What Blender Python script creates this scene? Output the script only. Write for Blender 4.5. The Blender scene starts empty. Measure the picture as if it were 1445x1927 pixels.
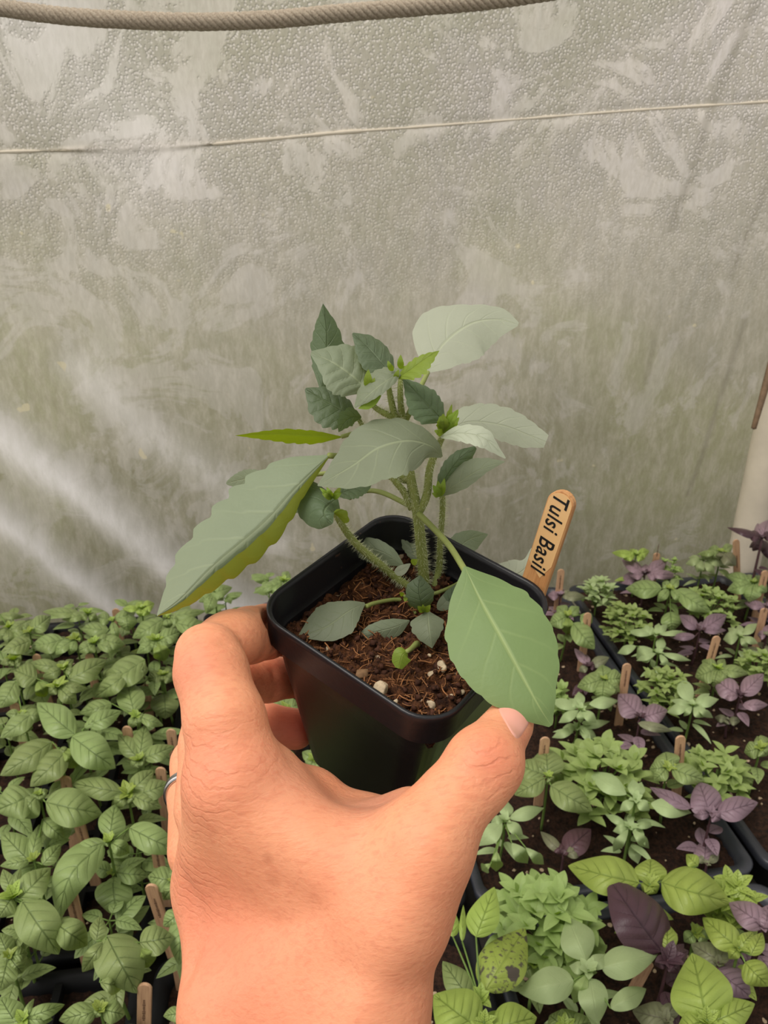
import bpy, math, random
import numpy as np
from mathutils import Matrix, Vector

# ------------------------------------------------------------------ camera, sky, light
FP = 1450.0
PITCH, YAW, H = math.radians(24.2), math.radians(7.95), 0.60      # bench soil is z = 0, eye is 0.6 m above it
sc = bpy.context.scene
cam_d = bpy.data.cameras.new('camera'); cam = bpy.data.objects.new('camera', cam_d)
sc.collection.objects.link(cam); sc.camera = cam
cam.location = (0, 0, H); cam.rotation_euler = (math.pi/2-PITCH, 0, -YAW)
cam_d.sensor_fit = 'VERTICAL'; cam_d.sensor_height = 36.0
cam_d.lens = FP/1927*36.0; cam_d.clip_start = 0.01
cam_d.dof.use_dof = True; cam_d.dof.focus_distance = 0.232; cam_d.dof.aperture_fstop = 46.0
sc.view_settings.view_transform = 'Standard'; sc.view_settings.look = 'None'
sc.view_settings.exposure = 0.08; sc.view_settings.gamma = 1.0
try: sc.view_settings.use_curve_mapping = False
except Exception: pass
sc.cycles.use_denoising = True

world = bpy.data.worlds.new('world'); sc.world = world; world.use_nodes = True
nt = world.node_tree; nt.nodes.clear()
wo = nt.nodes.new('ShaderNodeOutputWorld'); bg = nt.nodes.new('ShaderNodeBackground')
tc = nt.nodes.new('ShaderNodeTexCoord'); sep = nt.nodes.new('ShaderNodeSeparateXYZ')
nt.links.new(tc.outputs['Generated'], sep.inputs[0])
# overcast sky: brightest towards the upper left behind the plastic, dim near the horizon
dot = nt.nodes.new('ShaderNodeVectorMath'); dot.operation = 'DOT_PRODUCT'
dot.inputs[1].default_value = (-0.62, 0.55, 0.56)
nt.links.new(tc.outputs['Generated'], dot.inputs[0])
cr = nt.nodes.new('ShaderNodeValToRGB'); nt.links.new(dot.outputs['Value'], cr.inputs[0])
cr.color_ramp.elements[0].position = 0.0; cr.color_ramp.elements[0].color = (0.62, 0.60, 0.56, 1)
cr.color_ramp.elements[1].position = 1.0; cr.color_ramp.elements[1].color = (3.0, 2.85, 2.8, 1)
e = cr.color_ramp.elements.new(0.6); e.color = (1.0, 0.97, 0.92, 1)
nt.links.new(cr.outputs[0], bg.inputs[0]); bg.inputs[1].default_value = 0.86
nt.links.new(bg.outputs[0], wo.inputs[0])

sun_d = bpy.data.lights.new('sun', 'SUN'); sun_d.energy = 1.7; sun_d.angle = math.radians(28); sun_d.color = (1.0, 0.95, 0.88)
sun = bpy.data.objects.new('sun', sun_d); sc.collection.objects.link(sun)
sun.rotation_euler = Vector((0.45, 0.30, -1.0)).to_track_quat('-Z', 'Y').to_euler()

# ------------------------------------------------------------------ helpers
RNG = random.Random(7)
fwd = np.array([math.sin(YAW)*math.cos(PITCH), math.cos(YAW)*math.cos(PITCH), -math.sin(PITCH)])
rgt = np.array([math.cos(YAW), -math.sin(YAW), 0.0]); upv = np.cross(rgt, fwd); EYE = np.array([0, 0, H])
def ray(x, y): return fwd + rgt*(x-722.5)/FP - upv*(y-963.5)/FP
def P(x, y, d): return EYE + d*ray(x, y)                       # point at distance d in front of the eye
def G(x, y, h=0.0):                                             # point at height h above the soil
    r = ray(x, y); return EYE + r*((h-H)/r[2])
def Z1(x, y): return (280+x/1.80625, 550+y/1.80625)
def Z2(x, y): return (480+x/2.2578, 950+y/2.2578)
def Z4(x, y): return (x/3.6125, 1050+y/3.6125)
def Z5(x, y): return (x/3.6125, 1450+y/3.6125)
def Z6(x, y): return (1000+x/3.247, 960+y/3.247)
def Z7(x, y): return (820+x/2.312, 1400+y/2.312)

def tag(o, label, cat, group=None, kind=None):
    if label: o['label'] = label
    if cat: o['category'] = cat
    if group: o['group'] = group
    if kind: o['kind'] = kind
    return o
def link(o, parent=None):
    sc.collection.objects.link(o)
    if parent is not None: o.parent = parent
    return o
def empty(name, loc=(0, 0, 0), parent=None):
    o = bpy.data.objects.new(name, None); o.empty_display_size = 0.01; o.location = loc
    return link(o, parent)

class MB:
    def __init__(s): s.v, s.f, s.uv, s.n, s.mi = [], [], [], 0, []
    def add(s, v, f, uv=None, mi=0):
        v = np.asarray(v, float); f = [tuple(i+s.n for i in q) for q in (f.tolist() if hasattr(f, 'tolist') else f)]
        s.v.append(v); s.f += f; s.uv.append(np.zeros((len(v), 2)) if uv is None else np.asarray(uv, float)); s.n += len(v)
        s.mi += [mi]*len(f)
    def mesh(s, name, mats, smooth=True, origin=None):
        V = np.concatenate(s.v); s_f = s.f; U = np.concatenate(s.uv)
        used = np.zeros(len(V), bool); used[[i for q in s.f for i in q]] = True
        if not used.all(): mp_ = np.cumsum(used)-1; s_f = [tuple(int(mp_[i]) for i in q) for q in s.f]; V = V[used]; U = U[used]
        if origin is not None: V = V-np.asarray(origin)
        m = bpy.data.meshes.new(name); m.from_pydata(V.tolist(), [], s_f); m.update()
        li = np.zeros(len(m.loops), dtype=np.int32); m.loops.foreach_get('vertex_index', li)
        ul = m.uv_layers.new(name='UVMap'); ul.data.foreach_set('uv', U[li].ravel().astype(np.float32))
        if not isinstance(mats, (list, tuple)): mats = [mats]
        for a in mats: m.materials.append(a)
        if len(mats) > 1: m.polygons.foreach_set('material_index', np.array(s.mi, dtype=np.int32))
        m.polygons.foreach_set('use_smooth', [smooth]*len(m.polygons)); m.update()
        return m
    def obj(s, name, mats, parent=None, smooth=True, origin=None):
        o = bpy.data.objects.new(name, s.mesh(name, mats, smooth, origin))
        if origin is not None: o.location = origin
        return link(o, parent)

def cat_rom(pts, n):
    p = np.asarray(pts, float)
    if len(p) == 2: return p[0]+(p[1]-p[0])*np.linspace(0, 1, n)[:, None]
    seg = np.concatenate([[0], np.cumsum(np.linalg.norm(np.diff(p[:, :], axis=0), axis=1))]); seg /= seg[-1]
    q = np.vstack([2*p[0]-p[1], p, 2*p[-1]-p[-2]]); out = []
    for t in np.linspace(0, 1, n):
        i = min(max(np.searchsorted(seg, t, side='right')-1, 0), len(p)-2)
        u = (t-seg[i])/(seg[i+1]-seg[i]+1e-12); a, b, c, d = q[i], q[i+1], q[i+2], q[i+3]
        out.append(0.5*((2*b)+(c-a)*u+(2*a-5*b+4*c-d)*u*u+(3*b-a-3*c+d)*u**3))
    return np.array(out)
def nrm(a): return a/(np.linalg.norm(a, axis=-1, keepdims=True)+1e-12)

def tube(mb, pts, rad, n=None, ns=10, cap=True, mi=0, smooth_pts=True):
    n = n or max(2, 5*(len(pts)-1)); p = cat_rom(pts, n) if smooth_pts and len(pts) > 2 else np.asarray(pts, float); n = len(p)
    r = np.interp(np.linspace(0, 1, n), np.linspace(0, 1, len(rad)), rad) if hasattr(rad, '__len__') else np.full(n, rad)
    t = nrm(np.gradient(p, axis=0)); a = np.array([0, 0, 1.0]) if abs(t[0][2]) < .9 else np.array([1.0, 0, 0])
    u = nrm(np.cross(t[0], a)); V = []
    for i in range(n):
        u = nrm(u-t[i]*np.dot(u, t[i])); w = np.cross(t[i], u)
        for k in range(ns):
            an = 2*math.pi*k/ns; V.append(p[i]+r[i]*(u*math.cos(an)+w*math.sin(an)))
    F = [(i*ns+k, i*ns+(k+1) % ns, (i+1)*ns+(k+1) % ns, (i+1)*ns+k) for i in range(n-1) for k in range(ns)]
    if cap:
        V += [p[0]-t[0]*r[0]*.5, p[-1]+t[-1]*r[-1]*.5]; c0, c1 = n*ns, n*ns+1
        F += [(c0, (k+1) % ns, k) for k in range(ns)]+[(c1, (n-1)*ns+k, (n-1)*ns+(k+1) % ns) for k in range(ns)]
    uv = np.repeat(np.linspace(0, 1, n), ns); uv = np.stack([np.tile(np.linspace(0, 1, ns), n), uv], 1)
    if cap: uv = np.vstack([uv, [[0, 0], [0, 1]]])
    mb.add(V, F, uv, mi)

PROF = {}
def prof(kind, t):
    t = np.clip(t, 0, 1)
    if kind == 'ovate': return np.sin(np.pi*t**0.72)**0.80*(1-0.12*t)
    if kind == 'heart': return np.clip(np.sin(np.pi*t**0.60), 0, 1)**0.62
    if kind == 'lance': return np.sin(np.pi*t**0.80)**1.05
    if kind == 'obov': return np.sin(np.pi*t**1.25)**0.75
    return np.sin(np.pi*t)**0.85
# one leaf blade from its midrib and two margins (arrays of 3D points); puff = quilting between the side veins
def blade(mb, M, L, R, nu=5, puff=0.0, veins=6, ref=None, cup=0.0, mi=0, gL=None, gR=None):
    nv = len(M); wid = np.linalg.norm(L-R, axis=1, keepdims=True)
    N = nrm(np.cross(np.gradient(M, axis=0), (R-L))); 
    if ref is None: ref = np.array([0, 0, 1.0])
    flip = np.dot(N[1:-1].mean(0), ref) < 0
    if flip: N = -N
    rows = []; us = np.linspace(-1, 1, 2*nu+1); v = np.linspace(0, 1, nv)
    for u in us:
        s = abs(u); E = L if u < 0 else R; g = (gL if u < 0 else gR)
        base = M+(E-M)*s if g is None else g(M, E, s)
        ph = (v*veins-s*1.35) % 1.0
        q = np.sin(np.pi*ph)**0.6*np.minimum(1, s*5)*(1-s**4)-0.35
        rows.append(base+N*wid*(puff*q[:, None]+cup*(s-s*s)))
    V = np.stack(rows, 1).reshape(-1, 3); W = 2*nu+1
    F = [(i*W+k, i*W+k+1, (i+1)*W+k+1, (i+1)*W+k) for i in range(nv-1) for k in range(W-1)]
    a = V[F[len(F)//2][1]]-V[F[len(F)//2][0]]
    # orient faces along N
    i0 = (nv//2)*W+nu//2; nn = np.cross(V[i0+1]-V[i0], V[i0+W]-V[i0])
    if np.dot(nn, N[nv//2]) < 0: F = [q[::-1] for q in F]
    uv = np.stack([np.tile((us+1)/2, nv), np.repeat(v, W)], 1)
    mb.add(V, F, uv, mi)
def serrate(t, n, amp):
    ph = (t*n) % 1.0; return 1+1.7*amp*(np.where(ph < 0.78, np.sin(ph/0.78*math.pi/2), (1-ph)/0.22)-0.6)*np.clip((t-.12)*8, 0, 1)*np.clip((1-t)*9, 0.25, 1)
# leaf from picture outline numbers put at true depth/height by the map function mp(x, y, c)
def outline_leaf(mb, zf, mp, mids, wl, wr, dl=0.0, dr=0.0, kind='ovate', serr=0.0, teeth=9, nv=40, nu=6, puff=0.006, veins=6, ref=None, cup=0.03, scale=1.0, gR=None, gL=None, mi=0, wavy=0.0, seed=0):
    m = np.array([list(zf(a, b))+[c] for a, b, c in mids]); m = cat_rom(m*np.array([1, 1, 2000]), nv)/np.array([1, 1, 2000])
    t = np.linspace(0, 1, nv); tg = np.gradient(m[:, :2], axis=0); tg = nrm(tg); pl = np.stack([tg[:, 1], -tg[:, 0]], 1)   # left of travel, y down
    rr = random.Random(seed*31+5); f1, f2 = rr.uniform(0, 6), rr.uniform(0, 6)
    def W(w):
        if hasattr(w, '__len__'):
            k = np.array(w, float); base = np.interp(t, np.linspace(0, 1, len(k)), k); kern = np.hanning(7); kern /= kern.sum()
            b2 = np.convolve(np.pad(base, 3, mode='edge'), kern, mode='valid'); b2[0] = base[0]; b2[-1] = base[-1]; return b2*scale
        return w*scale*prof(kind, t)
    A, B = W(wl)*serrate(t, teeth, serr), W(wr)*serrate(t, teeth, serr)
    A = A*(1+wavy*np.sin(9*t+f1)); B = B*(1+wavy*np.sin(8*t+f2)); mx = max(A.max(), B.max(), 1e-6)
    Ml = np.array([mp(*q) for q in m])
    L = np.array([mp(m[i, 0]+pl[i, 0]*A[i], m[i, 1]+pl[i, 1]*A[i], m[i, 2]+dl*A[i]/mx) for i in range(nv)])
    R = np.array([mp(m[i, 0]-pl[i, 0]*B[i], m[i, 1]-pl[i, 1]*B[i], m[i, 2]+dr*B[i]/mx) for i in range(nv)])
    blade(mb, Ml, L, R, nu, puff, veins, ref, cup, mi, gL, gR)
# leaf in free space: base point, azimuth, elevation, length, width
def free_leaf(mb, base, az, el, ln, wd, kind='ovate', arch=0.35, fold=0.15, puff=0.0, veins=5, nv=12, nu=3, cup=0.03, serr=0.0, roll=0.0, mi=0):
    d0 = np.array([math.cos(az)*math.cos(el), math.sin(az)*math.cos(el), math.sin(el)]); hz = np.array([math.cos(az), math.sin(az), 0.0])
    t = np.linspace(0, 1, nv)[:, None]; M = base+d0*ln*t-np.array([0, 0, 1.0])*arch*ln*t*t+hz*0.0
    side = np.array([-math.sin(az), math.cos(az), 0.0]); upn = nrm(np.cross(d0, side)); 
    if upn[2] < 0: upn = -upn
    side = side*math.cos(roll)+upn*math.sin(roll)
    w = (wd/2*prof(kind, t[:, 0])*serrate(t[:, 0], 7, serr))[:, None]
    L = M+side*w+upn*w*fold; R = M-side*w+upn*w*fold
    blade(mb, M, L, R, nu, puff, veins, np.array([0, 0, 1.0]) if abs(upn[2]) > .15 else upn, cup, mi)

# ------------------------------------------------------------------ materials
def newmat(name):
    m = bpy.data.materials.new(name); m.use_nodes = True; n = m.node_tree; n.nodes.clear()
    return m, n, n.nodes.new('ShaderNodeOutputMaterial')
def N_(n, t, **k):
    x = n.nodes.new(t)
    for a, b in k.items():
        if a.startswith('i_'): x.inputs[a[2:].replace('_', ' ')].default_value = b
        else: setattr(x, a, b)
    return x
def math_(n, op, a, b=None, clamp=False):
    x = n.nodes.new('ShaderNodeMath'); x.operation = op; x.use_clamp = clamp
    for i, q in enumerate((a, b)):
        if q is None: continue
        if isinstance(q, (int, float)): x.inputs[i].default_value = q
        else: n.links.new(q, x.inputs[i])
    return x.outputs[0]
def mixc(n, fac, a, b):
    x = n.nodes.new('ShaderNodeMix'); x.data_type = 'RGBA'
    for s, q in ((0, fac), (6, a), (7, b)):
        if isinstance(q, (int, float)): x.inputs[s].default_value = q
        elif isinstance(q, tuple): x.inputs[s].default_value = q if len(q) == 4 else q+(1,)
        else: n.links.new(q, x.inputs[s])
    return x.outputs[2]
def ramp(n, fac, stops):
    x = n.nodes.new('ShaderNodeValToRGB'); n.links.new(fac, x.inputs[0]); el = x.color_ramp.elements
    while len(el) < len(stops): el.new(0.5)
    for e_, (p, c) in zip(el, stops): e_.position = p; e_.color = (c if isinstance(c, tuple) else (c, c, c))+(1,)
    return x.outputs[0]
def noise(n, scale, detail=3, rough=0.55, vec=None, dist=0.0):
    x = n.nodes.new('ShaderNodeTexNoise'); x.inputs['Scale'].default_value = scale; x.inputs['Detail'].default_value = detail
    x.inputs['Roughness'].default_value = rough; x.inputs['Distortion'].default_value = dist
    if vec is not None: n.links.new(vec, x.inputs['Vector'])
    return x.outputs['Fac']
def bump(n, h, strength, dist=0.001, prev=None):
    x = n.nodes.new('ShaderNodeBump'); x.inputs['Strength'].default_value = strength; x.inputs['Distance'].default_value = dist
    n.links.new(h, x.inputs['Height'])
    if prev is not None: n.links.new(prev, x.inputs['Normal'])
    return x.outputs[0]
def srgb(r, g, b):
    f = lambda c: (c/255/12.92) if c/255 <= .04045 else ((c/255+.055)/1.055)**2.4
    return (f(r), f(g), f(b))

def leaf_mat(name, top, under, vein, trans=0.25, rough=0.5, nveins=6, vein_amt=0.45, var=0.18, spots=None, bumpk=0.5, sidek=0.5):
    m, n, out = newmat(name)
    uv = N_(n, 'ShaderNodeUVMap').outputs[0]; s = N_(n, 'ShaderNodeSeparateXYZ'); n.links.new(uv, s.inputs[0])
    obj = N_(n, 'ShaderNodeTexCoord').outputs['Object']
    au = math_(n, 'ABSOLUTE', math_(n, 'SUBTRACT', math_(n, 'MULTIPLY', s.outputs[0], 2.0), 1.0))
    ph = math_(n, 'FRACT', math_(n, 'ADD', math_(n, 'SUBTRACT', math_(n, 'MULTIPLY', s.outputs[1], float(nveins)), math_(n, 'MULTIPLY', au, 1.35)), 10.0))
    dv = math_(n, 'MINIMUM', ph, math_(n, 'SUBTRACT', 1.0, ph))
    side = math_(n, 'SUBTRACT', 1.0, math_(n, 'MULTIPLY', dv, 13.0), True)
    side = math_(n, 'MULTIPLY', side, math_(n, 'SUBTRACT', 1.05, au, True))
    mid = math_(n, 'SUBTRACT', 1.0, math_(n, 'MULTIPLY', au, 17.0), True)
    v = math_(n, 'MAXIMUM', math_(n, 'MULTIPLY', side, sidek), mid)
    oi = N_(n, 'ShaderNodeObjectInfo').outputs['Random']
    n1 = noise(n, 90, 4, .6, obj); n2 = noise(n, 900, 2, .5, obj)
    hs = N_(n, 'ShaderNodeHueSaturation'); hs.inputs['Color'].default_value = top+(1,)
    n.links.new(math_(n, 'ADD', math_(n, 'MULTIPLY', n1, var*2), math_(n, 'ADD', 1-var, math_(n, 'MULTIPLY', math_(n, 'SUBTRACT', oi, .5), .28))), hs.inputs['Value'])
    n.links.new(math_(n, 'ADD', .49, math_(n, 'MULTIPLY', oi, .02)), hs.inputs['Hue'])
    topc = mixc(n, math_(n, 'MULTIPLY', v, vein_amt), hs.outputs[0], vein)
    undc = mixc(n, math_(n, 'MULTIPLY', v, .6), under, tuple(min(1, c*1.5) for c in under))
    if spots is not None:
        sp = noise(n, 260, 3, .6, obj); k = ramp(n, sp, [(.55, 0.0), (.62, 1.0)]); topc = mixc(n, math_(n, 'MULTIPLY', k, .9), topc, spots)
        sp2 = ramp(n, noise(n, 90, 2, .5, obj), [(.60, 0.0), (.64, 1.0)]); topc = mixc(n, sp2, topc, spots)
    geo = N_(n, 'ShaderNodeNewGeometry').outputs['Backfacing']
    col = mixc(n, geo, topc, undc)
    ht = math_(n, 'ADD', math_(n, 'MULTIPLY', v, -1.0), math_(n, 'MULTIPLY', n2, 0.35))
    bp = bump(n, ht, bumpk, 0.0006)
    pr = N_(n, 'ShaderNodeBsdfPrincipled'); pr.inputs['Roughness'].default_value = rough; pr.inputs['Specular IOR Level'].default_value = .35
    n.links.new(col, pr.inputs['Base Color']); n.links.new(bp, pr.inputs['Normal'])
    tr = N_(n, 'ShaderNodeBsdfTranslucent'); hs2 = N_(n, 'ShaderNodeHueSaturation'); hs2.inputs['Saturation'].default_value = 1.35; hs2.inputs['Value'].default_value = 1.25
    n.links.new(mixc(n, .5, col, tuple(under)), hs2.inputs['Color']); n.links.new(hs2.outputs[0], tr.inputs[0])
    mx = N_(n, 'ShaderNodeMixShader'); mx.inputs[0].default_value = trans
    n.links.new(pr.outputs[0], mx.inputs[1]); n.links.new(tr.outputs[0], mx.inputs[2]); n.links.new(mx.outputs[0], out.inputs[0])
    return m
def simple_mat(name, col, rough=.6, var=.15, scale=60, bmp=.2, bscale=300, spec=.3, col2=None, metal=0.0, dist=.001):
    m, n, out = newmat(name); obj = N_(n, 'ShaderNodeTexCoord').outputs['Object']
    n1 = noise(n, scale, 4, .6, obj); c2 = col2 or tuple(c*(1-2*var) for c in col)
    pr = N_(n, 'ShaderNodeBsdfPrincipled'); pr.inputs['Roughness'].default_value = rough; pr.inputs['Specular IOR Level'].default_value = spec
    pr.inputs['Metallic'].default_value = metal
    n.links.new(mixc(n, ramp(n, n1, [(.35, 0.0), (.65, 1.0)]), col, c2), pr.inputs['Base Color'])
    if bmp: n.links.new(bump(n, noise(n, bscale, 4, .6, obj), bmp, dist), pr.inputs['Normal'])
    n.links.new(pr.outputs[0], out.inputs[0]); return m

# held plant: grey-green matte
M_TULSI = leaf_mat('tulsi_leaf', srgb(128, 138, 112), srgb(140, 150, 60), srgb(178, 188, 150), trans=.20, rough=.55, nveins=6, vein_amt=.45, var=.08, bumpk=.5)
M_TULSI_DK = leaf_mat('tulsi_young_leaf', srgb(94, 110, 82), srgb(130, 150, 50), srgb(140, 158, 118), trans=.20, rough=.5, nveins=6, vein_amt=.45, var=.08, bumpk=.8)
M_TULSI_BIG = leaf_mat('tulsi_broad_leaf', srgb(120, 140, 88), srgb(130, 150, 60), srgb(182, 198, 132), trans=.22, rough=.5, nveins=5, vein_amt=.55, var=.10, bumpk=.3, sidek=.28)
M_TULSI_UND = leaf_mat('tulsi_pale_leaf', srgb(176, 181, 160), srgb(170, 182, 140), srgb(196, 204, 170), trans=.25, rough=.55, nveins=6, vein_amt=.5, var=.06, bumpk=.5)
M_TULSI_LT = leaf_mat('tulsi_bud_leaf', srgb(132, 156, 56), srgb(140, 160, 50), srgb(170, 186, 90), trans=.35, rough=.5, nveins=5, var=.1)
M_STEM = simple_mat('tulsi_stem', srgb(142, 152, 84), .6, .08, 120, .2, 900)
M_HAIR = simple_mat('stem_hair', srgb(215, 218, 180), .7, .02, 60, 0)
# bench plants
M_BASIL = leaf_mat('basil_leaf', srgb(142, 160, 100), srgb(140, 160, 85), srgb(84, 106, 56), trans=.18, rough=.36, nveins=6, vein_amt=.66, var=.16, bumpk=1.0, sidek=.85)
M_BRIGHT = leaf_mat('bright_basil_leaf', srgb(160, 180, 88), srgb(160, 185, 80), srgb(104, 130, 50), trans=.22, rough=.36, nveins=6, vein_amt=.6, var=.12, bumpk=.9, sidek=.85)
M_GLOBE = leaf_mat('globe_basil_leaf', srgb(154, 174, 104), srgb(150, 175, 85), srgb(180, 196, 124), trans=.25, rough=.5, nveins=5, var=.15)
M_THAI = leaf_mat('pale_basil_leaf', srgb(168, 184, 132), srgb(160, 180, 115), srgb(190, 206, 150), trans=.25, rough=.5, nveins=5, var=.12)
M_PURPLE = leaf_mat('purple_basil_leaf', srgb(142, 118, 128), srgb(140, 122, 124), srgb(92, 68, 82), trans=.12, rough=.42, nveins=6, vein_amt=.6, var=.15, bumpk=.9, sidek=.85)
M_DKPURP = leaf_mat('dark_purple_basil_leaf', srgb(84, 60, 66), srgb(96, 76, 74), srgb(46, 30, 42), trans=.10, rough=.38, nveins=6, vein_amt=.6, var=.12, bumpk=.9)
M_PURGRN = leaf_mat('purple_green_basil_leaf', srgb(132, 134, 104), srgb(130, 130, 100), srgb(100, 80, 90), trans=.15, rough=.42, nveins=6, vein_amt=.5, var=.2, bumpk=.8)
M_SPOT = leaf_mat('spotted_basil_leaf', srgb(160, 178, 84), srgb(160, 175, 80), srgb(120, 140, 60), trans=.22, rough=.42, nveins=6, vein_amt=.3, var=.12, spots=srgb(88, 78, 72), bumpk=.8)
M_GSTEM = simple_mat('green_stem', srgb(110, 135, 66), .5, .1, 100, .1)
M_PSTEM = simple_mat('purple_stem', srgb(84, 58, 62), .5, .1, 100, .1)
def leaf_of(k): return {'b': M_BASIL, 'y': M_BRIGHT, 'g': M_GLOBE, 't': M_THAI, 'p': M_PURPLE, 'd': M_DKPURP, 'x': M_PURGRN, 's': M_SPOT}[k]
# ------------------------------------------------------------------ the setting: plastic wall, bench, trays
def wall_y(x, z): return 1.085-0.10*np.clip(z, 0, 3)**2
def W(px, py):
    r = ray(px, py); t = 1.1
    for _ in range(30):
        q = EYE+r*t; t += (wall_y(q[0], q[2])-q[1])/r[1]
    return EYE+r*t
def seg_d(X, Z, a, b):
    ax, az, bx, bz = a[0], a[2], b[0], b[2]; dx, dz = bx-ax, bz-az
    t = np.clip(((X-ax)*dx+(Z-az)*dz)/(dx*dx+dz*dz), 0, 1); return np.hypot(X-ax-t*dx, Z-az-t*dz), t
def poly_d(X, Z, pts):
    return np.min([seg_d(X, Z, a, b)[0] for a, b in zip(pts[:-1], pts[1:])], axis=0)
nx, nz = 640, 360
xs = np.linspace(-1.5, 1.6, nx); zs = np.linspace(-0.12, 1.45, nz); X, Zz = np.meshgrid(xs, zs)
Y = wall_y(X, Zz)
seam = [W(*q) for q in [(-900, 300), (-300, 296), (0, 286), (300, 277), (480, 264), (640, 249), (770, 240), (960, 226), (1200, 208), (1445, 192), (1800, 168), (2300, 140)]]
folds = [([(-260, 640), (-60, 760), (60, 850), (200, 955), (300, 1035), (420, 1110), (560, 1180)], .030, .018),
         ([(-300, 780), (-80, 910), (40, 990), (120, 1060), (210, 1120), (300, 1180)], .024, .016),
         ([(150, 690), (260, 800), (400, 890), (520, 1010)], .030, .006), ([(-100, -40), (60, 60), (180, 160), (260, 250)], .07, .007)]
crease = np.zeros_like(X); fold_at = np.zeros_like(X)
ds = poly_d(X, Zz, seam); crease = np.maximum(crease, .35*np.exp(-(ds/.0050)**2)); Y -= .003*np.exp(-(ds/.006)**2)
for pts, w, a in folds:
    d = poly_d(X, Zz, [W(*q) for q in pts]); Y -= a*np.exp(-(d/w)**2); fold_at = np.maximum(fold_at, np.exp(-(d/(w*1.0))**2)*min(1, a/.014))
Y += .010*np.sin(X*4.1+Zz*3)+.004*np.sin(X*11-Zz*9)
drip = np.zeros_like(X)
for pts, w in [([(1425, -20), (1385, 70), (1340, 180), (1318, 250), (1300, 330), (1270, 390), (1262, 430)], .006), ([(1395, 600), (1345, 760), (1318, 860), (1295, 930)], .004),
               ([(1445, 330), (1400, 440), (1370, 520)], .003), ([(1230, 640), (1215, 720)], .003)]:
    drip = np.maximum(drip, np.exp(-(poly_d(X, Zz, [W(*q) for q in pts])/w)**2))
wm = bpy.data.meshes.new('plastic_sheet')
V = np.stack([X, Y, Zz], -1).reshape(-1, 3); I = np.arange(nx*nz).reshape(nz, nx)
F = np.stack([I[:-1, :-1], I[:-1, 1:], I[1:, 1:], I[1:, :-1]], -1).reshape(-1, 4)
wm.from_pydata(V.tolist(), [], F.tolist()); wm.polygons.foreach_set('use_smooth', [True]*len(wm.polygons))
for nm_, arr in (('crease', crease), ('fold', fold_at), ('drip', drip)):
    a = wm.attributes.new(nm_, 'FLOAT', 'POINT'); a.data.foreach_set('value', arr.ravel().astype(np.float32))
m, n, out = newmat('condensation_plastic')
obj = N_(n, 'ShaderNodeTexCoord').outputs['Object']
mp = N_(n, 'ShaderNodeMapping'); mp.inputs['Scale'].default_value = (1, .1, .35); n.links.new(obj, mp.inputs[0])
streak = noise(n, 55, 5, .65, mp.outputs[0]); blot = noise(n, 5.5, 6, .62, obj, .6); fine = noise(n, 120, 3, .6, obj)
spz = N_(n, 'ShaderNodeSeparateXYZ'); n.links.new(obj, spz.inputs[0])
patch = ramp(n, math_(n, 'SUBTRACT', noise(n, 9, 6, .68, obj, 1.0), math_(n, 'MULTIPLY', spz.outputs[0], .09)), [(.50, 0.0), (.55, 1.0)])
light_z = ramp(n, math_(n, 'ADD', math_(n, 'MULTIPLY', spz.outputs[2], 1.0), math_(n, 'MULTIPLY', math_(n, 'SUBTRACT', blot, .5), .5)), [(.25, 0.0), (.85, 1.0)])  # height blend: upper sheet painted paler, putting the light falloff in colour
sheet_col = mixc(n, ramp(n, blot, [(.35, 0.0), (.68, 1.0)]), mixc(n, light_z, srgb(174, 170, 148), srgb(228, 220, 217)), mixc(n, light_z, srgb(154, 151, 124), srgb(204, 199, 192)))
sheet_col = mixc(n, math_(n, 'MULTIPLY', ramp(n, noise(n, 2.2, 4, .6, obj, .5), [(.45, 0.0), (.6, 1.0)]), .5), sheet_col, srgb(176, 176, 136))
sheet_col = mixc(n, math_(n, 'MULTIPLY', ramp(n, streak, [(.42, 0.0), (.60, 1.0)]), .38), sheet_col, srgb(214, 207, 190))
streak2 = noise(n, 230, 3, .6, mp.outputs[0]); sheet_col = mixc(n, math_(n, 'MULTIPLY', ramp(n, streak2, [(.38, 0.0), (.62, 1.0)]), .32), sheet_col, srgb(150, 143, 118))
sheet_col = mixc(n, math_(n, 'MULTIPLY', patch, .22), sheet_col, srgb(232, 226, 222))
at = lambda k: N_(n, 'ShaderNodeAttribute', attribute_name=k).outputs['Fac']
sheet_col = mixc(n, math_(n, 'MULTIPLY', at('crease'), .75), sheet_col, srgb(238, 232, 220))
sheet_col = mixc(n, math_(n, 'MULTIPLY', at('fold'), math_(n, 'ADD', .42, math_(n, 'MULTIPLY', streak, .8)), True), sheet_col, srgb(250, 246, 242))  # folds whitened: the light they catch is painted into the colour
sheet_col = mixc(n, math_(n, 'MULTIPLY', at('drip'), .5), sheet_col, srgb(140, 134, 118))
spk = ramp(n, noise(n, 38, 2, .4, obj), [(.745, 0.0), (.77, 1.0)]); sheet_col = mixc(n, math_(n, 'MULTIPLY', spk, .6), sheet_col, srgb(225, 214, 176))
vor = N_(n, 'ShaderNodeTexVoronoi'); vor.inputs['Scale'].default_value = 270; vor.feature = 'F1'; vor.inputs['Randomness'].default_value = 1; n.links.new(obj, vor.inputs['Vector'])
drop = ramp(n, vor.outputs['Distance'], [(0.0, 1.0), (.28, .85), (.52, 0.0)])
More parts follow.
